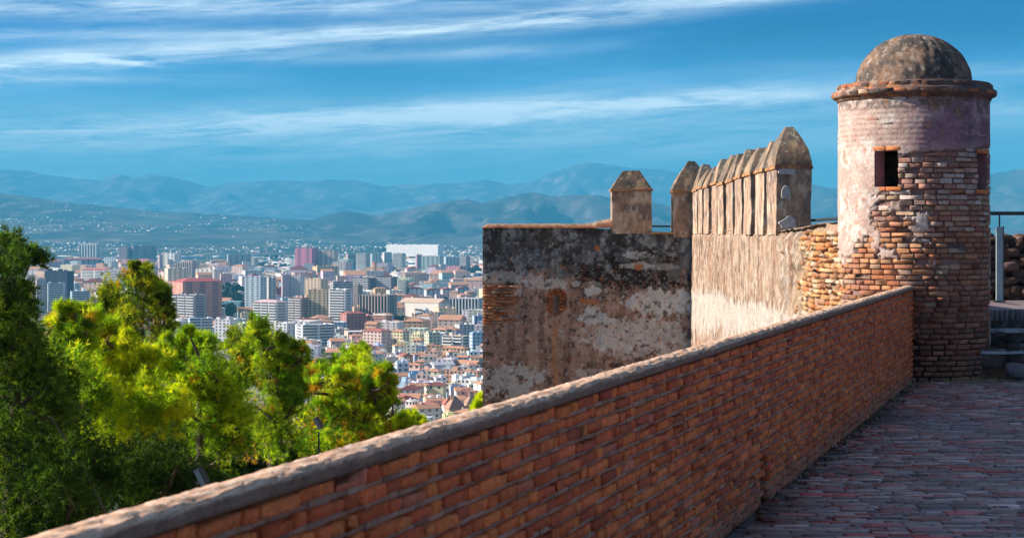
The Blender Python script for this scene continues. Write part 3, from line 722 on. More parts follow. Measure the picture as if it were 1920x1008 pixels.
frustum('brick_rim', (3.20, 3.80, DY - .03, DY + .5), (3.20, 3.80, DY - .03, DY + .5), 1.595, 1.635, .04, .008, M_BRICK, cw, rim_col, seed=310, freq=5)

VV, FF, CC = [], [], []; off = 0
bm = bmesh.new(); bmesh.ops.create_icosphere(bm, subdivisions=2, radius=1); ico = np.array([v.co[:] for v in bm.verts]); icf = np.array([[v.index for v in f.verts] for f in bm.faces]); bm.free()
def stones(n, fn, cols, wts, seed):
    r = np.random.RandomState(seed); V, Fx, Cc = [], [], []; off = 0
    for i in range(n):
        c, s = fn(r); d = np.sign(ico) * np.abs(ico) ** .62 * (1 + (fbm(ico[:, 0] * 1.3 + i * 7, ico[:, 1] * 1.3, ico[:, 2] * 1.3, seed) - .5)[:, None] * .9)
        V.append(d * s + c); Fx.append(icf + off); off += len(ico); Cc.append(np.repeat(pick(r, 1, cols, wts), len(ico), 0))
    return np.concatenate(V), np.concatenate(Fx), np.concatenate(Cc)
# ------------------------------------------------------------------ wall walk, steps, rubble wall, railings
wk = MB(); wk.box(4.28, 4.9, 20.75, 40.3, -3, .70); wk.box(4.9, 12, 20.15, 40.3, -3, .701)
o = wk.build('wall_walk', mat_plain('walk_paving', (.16, .135, .14), .8, 5, .4)); tag(o, kind='structure')
def stone_col(P):
    n = fbm(P[:, 0] * 3.2, P[:, 1] * 3.2, P[:, 2] * 4.5, 231, 4); f = fbm(P[:, 0] * 14, P[:, 1] * 14, P[:, 2] * 14, 233)
    c = np.zeros(P.shape) + (.055, .048, .046); c = cmix(c, (.15, .14, .14), np.exp(-((n - .5) / .022) ** 2) * .8); c = cmix(c, (.11, .055, .035), sst(n, .60, .68))
    return cmix(c, (.17, .16, .16), sst(f, .62, .7) * .6)
def tread_col(P):
    n = fbm(P[:, 0] * 3, P[:, 1] * 3, P[:, 2] * 3, 241); c = np.zeros(P.shape) + (.36, .42, .46); return cmix(c, (.20, .23, .26), sst(n, .5, .65))
steps = empty('stone_steps', (5.4, 19.2, 0), label='dark rubble stone steps climbing beside the turret', cat='steps'); steps.location = (0, 0, 0)
for i, (y0, z0, z1, x0) in enumerate(((19.05, -.05, .30, 4.90), (19.45, .29, .51, 5.10), (19.80, .50, .69, 5.10))):
    frustum('riser', (x0, 9, y0, 20.3), (x0, 9, y0 + .015, 20.3), z0, z1, .045, .03, M_STONE, steps, stone_col, seed=320 + i, freq=3)
    if i < 2: frustum('tread', (x0 - .01, 9, y0 - .02, y0 + .42), (x0 - .01, 9, y0 - .015, y0 + .42), z1 - .012, z1 + .018, .06, .012, M_CEM, steps, tread_col, seed=330 + i, freq=4)
for i, (y0, z0, z1, x0, n) in enumerate(((19.05, .0, .30, 4.95, 26), (19.45, .31, .50, 5.12, 22), (19.80, .52, .62, 5.12, 16))):
    V, Fx, Cc = stones(n, lambda r: (lambda x: (np.array([x, y0 + .045, r.uniform(z0, z1 - .02)]), np.array([r.uniform(.07, .17), r.uniform(.04, .07), r.uniform(.04, (z1 - z0) * .45)])))(r.uniform(x0 + .08, x0 + 2.6)), [(.10, .085, .085), (.20, .185, .19), (.18, .08, .06), (.28, .27, .28), (.05, .045, .047)], [3, 3, 1.2, 1.5, 2], 600 + i)
    for j in range(n): mesh('stone', V[j * len(ico):(j + 1) * len(ico)], icf, M_STONE, steps, Cc[j * len(ico):(j + 1) * len(ico)])
re = np.array([[5.1 + i * .062, 5.1 + i * .062 + .054, .615, .735] for i in range(60)])
def smap(u, v, w_): return np.stack([u, 19.83 - w_, v], -1)
brick_mesh('edge_bricks', re, smap, .03 + rs.normal(0, .005, 60), -.25, pick(rs, 60, [(.17, .16, .19), (.13, .12, .145), (.20, .17, .18)], [2, 2, 1]), M_PAVE, steps, rs, jit=.006, cham=.01)
frustum('landing', (5.05, 9, 19.98, 22.9), (5.05, 9, 19.98, 22.9), .60, .728, .1, .006, M_PAVE, steps, lambda P: np.zeros(P.shape) + (.24, .19, .20), seed=341)
# rubble wall behind the landing: many stones bedded in a rough core
rw = empty('rubble_wall', (0, 0, 0), label='rough rubble wall behind the metal rail to the right of the turret', cat='rubble wall')
frustum('wall_core', (5.0, 12, 23.4, 24.4), (5.0, 12, 23.6, 24.4), .3, 1.50, .06, .10, M_STONE, rw, lambda P: cmix(np.zeros(P.shape) + (.10, .075, .06), (.17, .13, .10), sst(fbm(P[:, 0] * 5, P[:, 1] * 5, P[:, 2] * 5, 251), .45, .6)), seed=351, freq=1.6)
V, Fx, Cc = stones(420, lambda r: (lambda x, z: (np.array([x, 23.42 + (z - .7) * .15 + r.normal(0, .03), z]), np.array([r.uniform(.05, .14), r.uniform(.05, .09), r.uniform(.03, .08)])))(r.uniform(5.3, 8.2), r.uniform(.68, 1.60)),
    [(.12, .075, .055), (.20, .11, .07), (.34, .20, .10), (.06, .048, .045), (.16, .10, .09)], [4, 2, .8, 4, 2], 77)
mesh('stones', V, Fx, M_STONE, rw, Cc)
m_rail = mat_plain('rail_paint', (.045, .055, .065), .5, 30, .2, metal=.3, spec=.5)
m_post = mat_plain('post_zinc', (.34, .44, .47), .45, 12, .2, metal=.35, spec=.5)
rl1 = empty('metal_railing', (0, 0, 0), label='metal handrail on a pale square post right of the turret', cat='railing')
def rz(py, Yd): return EYE + (HY - py) / F * Yd
Yr = 22.4
MB().box(5.2, 9.6, Yr - .025, Yr + .025, rz(403.5, Yr), rz(396.5, Yr)).build('handrail', m_rail, rl1)
for xx in (1874, 2100):
    p = world(xx, 500, Yr)
    q = MB(); q.box(p.x - .043, p.x + .043, Yr - .02, Yr + .02, .72, rz(425, Yr)); q.build('post', m_post, rl1)
    q = MB(); q.box(p.x + .0435, p.x + .052, Yr - .03, Yr + .03, .73, rz(424, Yr)); q.build('post_edge', m_rail, rl1)
    MB().box(p.x - .008, p.x + .008, Yr - .008, Yr + .008, rz(425, Yr), rz(403, Yr)).build('stem', m_rail, rl1)
    MB().box(p.x - .07, p.x + .07, Yr - .05, Yr + .05, .728, .742).build('foot_plate', m_rail, rl1)
rl2 = empty('metal_railing', (0, 0, 0), label='thin dark handrail seen between the nearest merlon and the turret', cat='railing')
a, b = world(1505, 414.5, 25.0), world(1600, 407, 21.6)
MB().tube([a, b], .020, 8).build('handrail', m_rail, rl2)
for t in (.1, .9):
    q = a.lerp(b, t); MB().tube([(q.x, q.y, .70), (q.x, q.y, q.z)], .016, 8).build('post', m_rail, rl2)
rl3 = empty('metal_railing', (0, 0, 0), label='thin dark handrail behind the gap beside the corner merlon', cat='railing')
a, b = world(1180, 424, 42.0), world(1300, 424, 42.0)
MB().tube([a, b], .022, 8).build('handrail', m_rail, rl3)
for t in (.02, .98):
    q = a.lerp(b, t); MB().tube([(q.x, q.y, .3), (q.x, q.y, q.z)], .02, 8).build('post', m_rail, rl3)
# dry weeds and litter in the corner at the foot of the tower
wd = MB()
for i in range(420):
    if rs.random() < .75: x = rs.normal(4.95, .28); y = 18.80 + rs.uniform(-.25, .2) ; x = max(x, floor_left(y) + .03)
    else: y = rs.uniform(10, 18.6); x = floor_left(y) + abs(rs.normal(.03, .04))
    h = rs.uniform(.015, .07); a_ = rs.uniform(0, 6.28); l = rs.uniform(.02, .09)
    wd.add([(x, y, .0), (x + .006, y, .0), (x + l * math.cos(a_), y + l * math.sin(a_), h)], [(0, 1, 2)])
tag(wd.build('dry_weeds', mat_plain('dry_straw', (.34, .30, .17), .9, 20, .5)), label='dry weeds and straw in the corner at the turret foot', cat='weeds', kind='stuff')
V, Fx, Cc = stones(60, lambda r: (lambda y: (np.array([floor_left(y) + abs(r.normal(.05, .05)), y, .005]), np.array([r.uniform(.008, .03), r.uniform(.008, .03), r.uniform(.006, .018)])))(r.uniform(8, 18.7)), [(.14, .10, .08), (.28, .22, .19), (.22, .09, .05)], [2, 1, 1], 79)
tag(mesh('rubble', V, Fx, M_STONE, None, Cc), label='small broken chips of brick along the foot of the parapet', cat='rubble', kind='stuff')
# ------------------------------------------------------------------ land
PZ = -118.0; HC = EYE - PZ
def axis(neg, pos, near, n):
    a = np.sinh(np.linspace(-math.asinh(neg / near), math.asinh(pos / near), n)) * near; return a
def hill_s(X, Yv):
    L = np.where(Yv < 19.2, PO[0] + (Yv - PO[1]) * (PD[0] / PD[1]) - .2, np.where(Yv < 41, wx(Yv), 1e9))
    L2 = np.where((Yv > 39.5) & (Yv < 41), -.7, L); s1 = L2 - X
    s2 = Yv - 41.
    return np.where(Yv < 41, np.minimum(s1, 1e4), np.where(X < -.7, np.hypot(s2, np.maximum(-.7 - X, 0)), s2))
gx = axis(9300, 9300, 12, 190); gy = axis(560, 27000, 12, 210)
Xg, Yg = np.meshgrid(gx, gy, indexing='ij')
sg_ = hill_s(Xg, Yg)
nn = fbm(Xg / 14, Yg / 14, 0, 401) - .5
Zg = -3.6 - .50 * np.maximum(sg_, 0) + nn * np.clip(np.maximum(sg_, 0) * .2, 0, 5)
Zg = np.where(sg_ < 0, -3.6, Zg); Zg = np.maximum(Zg, PZ)
cg = np.zeros(Xg.shape + (3,)) + (.20, .18, .15)
b1 = fbm(Xg / 45, Yg / 90, 0, 403); b2 = fbm(Xg / 400, Yg / 900, 0, 405)
hillm = sst(Zg, PZ + .5, PZ + 6)
cg = cmix(cg, (.07, .06, .035), hillm)
ground = mesh('ground', np.stack([Xg, Yg, Zg], -1).reshape(-1, 3), grid_faces(len(gx), len(gy)), M_BRICK, None, cg.reshape(-1, 3), True)
ground['kind'] = 'structure'
m, t = new_mat('plain_ground'); ground.data.materials[0] = m
geo = t.n('ShaderNodeTexCoord').outputs['Object']; mp = t.n('ShaderNodeMapping', {0: geo}); mp.inputs['Scale'].default_value = (1, .5, 1)
at = t.n('ShaderNodeAttribute', attribute_name='Col').outputs['Color']
s_ = t.n('ShaderNodeSeparateXYZ', {0: geo}).outputs
k1 = t.noise(mp, .004, 6, .7); k2 = t.noise(mp, .02, 5, .7); k3 = t.noise(geo, .3, 4, .6)
fld = t.ramp(k1, [(.36, (.045, .070, .035)), (.46, (.14, .13, .075)), (.54, (.05, .075, .035)), (.62, (.26, .21, .14)), (.74, (.10, .11, .06))])
urb = t.ramp(k2, [(.38, (.030, .045, .022)), (.46, (.10, .10, .09)), (.54, (.26, .23, .20)), (.66, (.36, .33, .30))])
pl = t.mix(t.mapr(s_[1], 3300, 5500), urb, fld)
soil = t.mix(t.mapr(k3, .4, .6), (.09, .07, .04, 1), (.035, .045, .02, 1))
fin = t.mix(t.mapr(s_[2], PZ + .5, PZ + 6), pl, soil)
t.n('ShaderNodeOutputMaterial', {0: t.n('ShaderNodeBsdfPrincipled', {'Base Color': fin, 'Roughness': .95, 'Specular IOR Level': .1})})

def mountain(name, pts, Yr, Df, Db, step, seed, colf, gully=.35, gf=900., x0=-9200, x1=9200, kind='structure', rough=.02):
    pts = np.array(pts, float); xs = np.arange(x0, x1, step); nd = int((Df + Db) / step / 1.3)
    ys = np.linspace(Yr - Df, Yr + Db, nd)
    Xm, Ym = np.meshgrid(xs, ys, indexing='ij')
    px = 960 + F * Xm / Yr; py = np.interp(px, pts[:, 0], pts[:, 1])
    py = py + (fbm(px / 14, 0 * px, 0, seed + 3, 4, .6) - .5) * 5
    H = np.maximum((HY - py) / F * Yr + HC, 0) 
    tt = np.where(Ym < Yr, (Yr - Ym) / Df, (Ym - Yr) / Db)
    wx_ = (fbm(Xm / gf, Ym / gf, 0, seed + 9) - .5) * gf * 1.2
    rid = 1 - np.abs(2 * fbm((Xm + wx_) / gf, (Ym + (Xm) * .35) / (gf * 2.2), 0, seed, 5, .55) - 1) * 2.2
    sh = np.clip(1 - tt, 0, 1) ** 1.15
    Zm = PZ - 1 + (H + 1) * sh * (1 - gully * (1 - np.clip(rid, 0, 1)) * np.clip(tt * 5, 0, 1))
    c = colf(Xm, Ym, Zm)
    o = mesh(name, np.stack([Xm, Ym, Zm], -1).reshape(-1, 3), grid_faces(len(xs), len(ys)), M_HILL, None, c.reshape(-1, 3), False); o['kind'] = kind
    return Xm, Ym, Zm
M_HILL, t = new_mat('hill_scrub')
co = t.n('ShaderNodeTexCoord').outputs['Object']; at = t.n('ShaderNodeAttribute', attribute_name='Col').outputs['Color']
f = t.m('MULTIPLY_ADD', t.noise(co, .012, 6, .7), 1.6, .2)
t.n('ShaderNodeOutputMaterial', {0: t.n('ShaderNodeBsdfPrincipled', {'Base Color': t.mix(1., at, t.n('ShaderNodeCombineXYZ', {0: f, 1: f, 2: f}), 'MULTIPLY'), 'Roughness': .95, 'Specular IOR Level': .1, 'Normal': t.n('ShaderNodeBump', {'Strength': .6, 'Distance': 12., 'Height': t.noise(co, .006, 6, .65)}).outputs[0]})})
def hcol(a, b, c_, s):
    def f_(X, Y, Z):
        n = fbm(X / 300, Y / 500, 0, s, 5, .65); g = fbm(X / 90, Y / 140, 0, s + 4)
        c = np.zeros(X.shape + (3,)) + a; c = cmix(c, b, sst(n, .48, .60)); return cmix(c, c_, sst(g, .60, .68) * .8)
    return f_
far_pts = [(-400, 335), (-200, 325), (0, 318), (50, 320), (90, 328), (150, 335), (185, 338), (225, 326), (250, 333), (290, 326), (330, 333), (365, 342), (390, 350), (430, 343), (520, 338), (590, 340), (620, 336), (670, 338), (700, 346), (720, 350), (760, 345), (800, 346), (870, 342), (910, 337), (935, 341), (960, 346), (1000, 338), (1050, 318), (1100, 303), (1140, 308), (1180, 315), (1250, 318), (1300, 330), (1400, 340), (1520, 352), (1700, 345), (1900, 335), (2400, 330)]
mountain('mountains', far_pts, 25300, 6500, 1600, 80, 500, hcol((.07, .075, .08), (.13, .125, .125), (.34, .31, .28), 511), .30, 1500, rough=.01)
near_pts = [(-2000, 470), (500, 470), (560, 413), (595, 408), (640, 393), (680, 396), (700, 403), (725, 398), (780, 388), (820, 378), (870, 372), (900, 378), (935, 371), (960, 364), (1000, 359), (1040, 367), (1100, 361), (1150, 368), (1222, 377), (1260, 386), (1400, 400), (1700, 420), (2200, 440)]
mountain('hills', near_pts, 12800, 3000, 2500, 52, 520, hcol((.045, .05, .048), (.10, .095, .09), (.22, .19, .17), 521), .6, 430, x0=-4500, x1=6500)
left_pts = [(-700, 345), (0, 360), (100, 374), (200, 386), (300, 394), (400, 400), (500, 407), (600, 414), (700, 425), (900, 440), (3000, 440)]
XC, YC, ZC = mountain('hills', left_pts, 13500, 6000, 1500, 66, 540, hcol((.04, .05, .042), (.10, .095, .08), (.24, .20, .15), 541), .22, 900, x0=-7800, x1=1500)
right_pts = [(-2000, 470), (1100, 440), (1300, 392), (1400, 362), (1480, 346), (1520, 342), (1560, 352), (1600, 358), (1700, 345), (1850, 326), (1880, 318), (1920, 312), (2100, 330), (2600, 360)]
mountain('hills', right_pts, 17000, 3400, 2500, 70, 560, hcol((.055, .075, .05), (.12, .11, .08), (.2, .18, .14), 561), .45, 900, x0=1000, x1=9200)
# distant scattered villages and sheds: too many to count
def scatter_houses(name, n, y0, y1, seed, label, hill=None, smin=6, smax=20, hmul=1., cols=None, wts=None, clus=.52):
    r = np.random.RandomState(seed); k = 0; V = []; Cc = []
    u = r.random(n * 4); Yv = (1 / (1 / y0 + (1 / y1 - 1 / y0) * u)) ; Xv = Yv * r.uniform(-.34, .10 if hill is None else .06, n * 4)
    cl_ = fbm(Xv / 420, Yv / 1100, 0, seed + 1); ok = cl_ > clus; Xv, Yv = Xv[ok][:n], Yv[ok][:n]; n = len(Xv)
    sxv = r.uniform(smin, smax, n) * (1 + 2.2 * (r.random(n) < .12)); syv = r.uniform(smin, smax, n); h = r.uniform(4, 11, n) * hmul
    zb = np.full(n, PZ)
    if hill is not None:
        XA, YA, ZA = hill; i = np.clip(np.searchsorted(XA[:, 0], Xv), 0, XA.shape[0] - 1); j = np.clip(np.searchsorted(YA[0], Yv), 0, YA.shape[1] - 1); zb = ZA[i, j] - 2
    a = r.uniform(-.6, .6, n); ca, sa = np.cos(a), np.sin(a); P = []
    for (dx, dy, dz) in ((-1, -1, 0), (1, -1, 0), (1, 1, 0), (-1, 1, 0), (-1, -1, 1), (1, -1, 1), (1, 1, 1), (-1, 1, 1)):
        lx, ly = dx * sxv / 2, dy * syv / 2
        P.append(np.stack([Xv + lx * ca - ly * sa, Yv + lx * sa + ly * ca, zb + dz * h], -1))
    P = np.stack(P, 1).reshape(-1, 3)
    base = np.array([(0, 1, 5, 4), (1, 2, 6, 5), (2, 3, 7, 6), (3, 0, 4, 7), (4, 5, 6, 7)])
    f = (np.arange(n)[:, None, None] * 8 + base).reshape(-1, 4)
    cc = np.repeat(pick(r, n, cols or [(.74, .70, .66), (.55, .35, .27), (.62, .55, .45), (.40, .42, .44)], wts or [5, 2, 2, 2]), 8, 0)
    tag(mesh(name, P, f, M_REND2, None, cc), label=label, kind='stuff')
M_REND2 = mat_attr('far_render', .05, .3, .3, 0, .1, s3=1)
scatter_houses('distant_suburb', 3600, 4300, 10500, 601, 'mass of tiny distant suburb roofs and sheds on the plain', clus=.45)
scatter_houses('distant_sheds', 420, 4700, 9200, 603, 'long pale distant warehouse roofs on the plain', smin=30, smax=90, clus=.40, cols=[(.78, .76, .74), (.45, .52, .58), (.66, .60, .50)], wts=[4, 3, 1])
scatter_houses('distant_villages', 1500, 7700, 13300, 605, 'tiny pale village houses scattered on the far slope', hill=(XC, YC, ZC), clus=.55, smax=15, hmul=.8)

# ------------------------------------------------------------------ haze
hz = MB().box(-9700, 9700, -640, 27600, PZ - 1.5, 1130).build('haze', M_REND2); hz['kind'] = 'stuff'; hz['label'] = 'pale blue haze lying over the plain and mountains'
m, t = new_mat('haze_air'); hz.data.materials[0] = m
pv = t.n('ShaderNodeVolumePrincipled'); pv.inputs['Color'].default_value = (.10, .58, 1.0, 1); pv.inputs['Density'].default_value = 7e-5; pv.inputs['Anisotropy'].default_value = 0.0
o_ = t.n('ShaderNodeOutputMaterial'); t.t.links.new(pv.outputs[0], o_.inputs['Volume'])
# ------------------------------------------------------------------ the city
rc_ = random.Random(11)
m_win = mat_plain('window_glass', (.035, .05, .07), .25, .2, .4, spec=.6)
m_rail2 = mat_plain('balcony_white', (.70, .70, .71), .8, .1, .1)
def unit_box(name, mat):
    o = MB().box(-.5, .5, -.5, .5, -.5, .5).build(name, mat); me = o.data; bpy.data.objects.remove(o); return me
ME_WIN = unit_box('window', m_win); ME_BAL = unit_box('balcony', m_rail2)
def part(name, me, parent, loc, scl, mat=None):
    o = bpy.data.objects.new(name, me); C.objects.link(o); o.parent = parent; o.location = loc; o.scale = scl; return o
_w = {}
def wallmat(c):
    k = tuple(round(x, 2) for x in c)
    if k not in _w: _w[k] = mat_plain('wall_paint', k, .85, .06, .22)
    return _w[k]
W, CR, GY, MV, PK, OR, BR, BL, YE, TN, DK, RD = (.84, .83, .82), (.72, .62, .48), (.46, .47, .49), (.44, .32, .36), (.66, .42, .38), (.70, .42, .24), (.22, .15, .14), (.42, .58, .72), (.74, .66, .40), (.52, .40, .28), (.035, .05, .09), (.50, .13, .14)
TR_, TO_, TG_ = (.46, .15, .12), (.56, .29, .18), (.50, .49, .48)
foot = []      # footprints: x, y, radius
heroes = []    # (px, yt, yb, Y, name) for the labels of the small houses
def building(name, cx, cy, wd, dp, h, rot, style, wc, roof, rcl, label, cat, group=None, small=False, fl=3.1, base=PZ):
    root = empty(name, (cx, cy, base), rot, label=label, cat=cat, group=group)
    wm = wallmat(wc); b = MB(); hw, hd = wd / 2, dp / 2
    ht = h
    if roof == 'flat':
        b.box(-hw, hw, -hd, hd, -2, h - .9)
        t_ = .35
        for q in ((-hw, hw, -hd, -hd + t_), (-hw, hw, hd - t_, hd), (-hw, -hw + t_, -hd + t_, hd - t_), (hw - t_, hw, -hd + t_, hd - t_)): b.box(*q, h - .9, h)
        b.build('wall', wm, root)
        rf_ = MB().box(-hw + t_ + .002, hw - t_ - .002, -hd + t_ + .002, hd - t_ - .002, h - .95, h - .7).build('roof', wallmat(rcl), root)
        k = 1 if small else max(2, int(wd / 13))
        for i in range(k):
            x = lerp(-hw, hw, (i + .5 + rc_.uniform(-.25, .25)) / k); y = rc_.uniform(-.5, .5) * hd; a = min(rc_.uniform(1.2, 2.6), hw * .4); q = min(rc_.uniform(1.2, 2.4), hd * .4); z = h + rc_.uniform(.8, 2.2) * (1 if small else 1.4)
            part('stair_head', ME_SH(wc), rf_, (x, y, (h - .7 + z) / 2), (2 * a, 2 * q, z - h + .7))
            if not small:
                for j in range(2): zc = rc_.uniform(.7, 1.8); part('chimney', ME_SH(wc), rf_, (x + a * 1.3 + j * 1.6, y + rc_.uniform(-.3, .3) * hd, h - .7 + zc / 2 + .3), (.7, .7, zc + .6))
    else:
        b.box(-hw, hw, -hd, hd, -2, h)
        o = .5; rh = (min(wd, dp) * .5) * (.42 if roof != 'pyramid' else 1.5); 
        r_ = MB(); e = [(-hw - o, -hd - o, h), (hw + o, -hd - o, h), (hw + o, hd + o, h), (-hw - o, hd + o, h)]
        e2 = [(x, y, h - .3) for x, y, z in e]
        if roof == 'red':     # low hipped tile roof
            i_ = min(hw, hd) * .8; rh = i_ * .35
            tp_ = [(-hw + i_, -hd + i_, h + rh), (hw - i_, -hd + i_, h + rh), (hw - i_, hd - i_, h + rh), (-hw + i_, hd - i_, h + rh)]
            r_.add(e2 + e + tp_, [(0, 1, 5, 4), (1, 2, 6, 5), (2, 3, 7, 6), (3, 0, 4, 7), (4, 5, 9, 8), (5, 6, 10, 9), (6, 7, 11, 10), (7, 4, 8, 11), (8, 9, 10, 11), (3, 2, 1, 0)])
        elif roof == 'pyramid':
            r_.add(e2 + e + [(0, 0, h + rh)], [(0, 1, 5, 4), (1, 2, 6, 5), (2, 3, 7, 6), (3, 0, 4, 7), (4, 5, 8), (5, 6, 8), (6, 7, 8), (7, 4, 8), (3, 2, 1, 0)])
        elif roof == 'gablex':  # ridge along x
            r_.add(e2 + e + [(-hw - o, 0, h + rh), (hw + o, 0, h + rh)], [(0, 1, 5, 4), (1, 2, 6, 5), (2, 3, 7, 6), (3, 0, 4, 7), (4, 5, 9, 8), (6, 7, 8, 9), (5, 6, 9), (7, 4, 8), (3, 2, 1, 0)])
        else:                   # gable towards the viewer
            r_.add(e2 + e + [(0, -hd - o, h + rh), (0, hd + o, h + rh)], [(0, 1, 5, 4), (1, 2, 6, 5), (2, 3, 7, 6), (3, 0, 4, 7), (5, 6, 9, 8), (7, 4, 8, 9), (4, 5, 8), (6, 7, 9), (3, 2, 1, 0)])
        b.build('wall', wm, root)
        rf_ = r_.build('roof', wallmat(rcl), root)
        if small or wd < 40:
            MB().box(-hw * .5, -hw * .5 + .9, -.4, .5, h + .1, h + rh * 1.15 + .5).build('chimney', wm, rf_)
    nf = max(1, int(h / fl)); fh = h / nf if nf > 1 else h
    P = .06
    def row(face, x0, x1, z0, z1, pr=P):   # strip on one face
        cx_, w_ = (x0 + x1) / 2, abs(x1 - x0); cz = (z0 + z1) / 2
        if face == 'f': return (cx_, -hd, cz), (w_, 2 * pr, z1 - z0)
        if face == 'l': return (-hw, cx_, cz), (2 * pr, w_, z1 - z0)
        return (hw, cx_, cz), (2 * pr, w_, z1 - z0)
    sd_face = 'l' if rot > 0 else 'r'
    if style.startswith('grid'):
        nc = int(style[4:] or 4); 
        while nf * nc > 66: nc -= 1
        for r in range(nf):
            if small and rc_.random() < .12: continue
            z = fh * (r + .36)
            for c in range(nc):
                x = lerp(-hw, hw, (c + .5) / nc); ww = min(1.7, wd / nc * .5) if small else wd / nc * .46
                l_, s = row('f', x - ww / 2, x + ww / 2, z, z + fh * .46); part('window', ME_WIN, root, l_, s)
            if not small or dp > 8:
                for c in range(1 if small else 2):
                    x = lerp(-hd, hd, (c + .5) / (1 if small else 2)); ww = min(1.8, dp * .2)
                    l_, s = row(sd_face, x - ww / 2, x + ww / 2, z, z + fh * .44); part('window', ME_WIN, root, l_, s)
    elif style.startswith('band'):
        ns = int(style[4:] or 1)
        for r in range(nf):
            z = fh * r
            for k in range(ns):
                x0 = lerp(-hw, hw, (k + .07) / ns); x1 = lerp(-hw, hw, (k + .93) / ns)
                l_, s = row('f', x0, x1, z + fh * .42, z + fh * .9); part('window', ME_WIN, root, l_, s)
                part('balcony', ME_BAL, root, ((x0 + x1) / 2, -hd - .55, z + fh * .2), (x1 - x0, 1.1, fh * .38))
            l_, s = row(sd_face, -hd * .7, hd * .5, z + fh * .42, z + fh * .86); part('window', ME_WIN, root, l_, s)
    elif style.startswith('rib'):
        nc = int(style[3:] or 6)
        for c in range(nc):
            x = lerp(-hw, hw, (c + .5) / nc); ww = wd / nc * .30
            l_, s = row('f', x - ww, x + ww * .6, 1.5, h * .95); part('window', ME_WIN, root, l_, s)
            part('fin', ME_BALX(wc), root, (lerp(-hw, hw, c / nc) + .4, -hd - .5, h / 2), (.8, 1.0, h))
        for r in range(0, nf, 1):
            l_, s = row(sd_face, -hd * .5, hd * .4, fh * r + fh * .4, fh * r + fh * .85); part('window', ME_WIN, root, l_, s)
    return root
_bx = {}
_sh = {}
def ME_SH(c):
    k = tuple(round(x, 2) for x in c)
    if k not in _sh: _sh[k] = unit_box('stair_head', wallmat(k))
    return _sh[k]
def ME_BALX(c):
    if c not in _bx: _bx[c] = unit_box('fin', wallmat(tuple(min(.85, x * 1.12) for x in c)))
    return _bx[c]
def hero(px0, px1, yt, yb, rot, dr, style, wc, roof, rcl, nick, label, cat='apartment block', name='apartment_block', fl=3.1):
    rot = max(-38, rot * 2.2) if rot < 0 else rot * 1.5
    Yd = F * HC / (yb - HY); Wt = (px1 - px0) / F * Yd; a = R(abs(rot)); wd = Wt / (math.cos(a) + dr * math.sin(a)); dp = wd * dr
    h = HC * (yb - yt) / (yb - HY); cx = ((px0 + px1) / 2 - 960) / F * Yd
    cy = Yd + (wd * math.sin(a) + dp * math.cos(a)) / 2
    cx *= cy / Yd
    foot.append((cx, cy, math.hypot(wd, dp) * .47)); heroes.append(((px0 + px1) / 2, yt, yb, Yd, nick))
    return building(name, cx, cy, wd, dp, h, R(rot), style, wc, roof, rcl, label, cat, fl=fl)
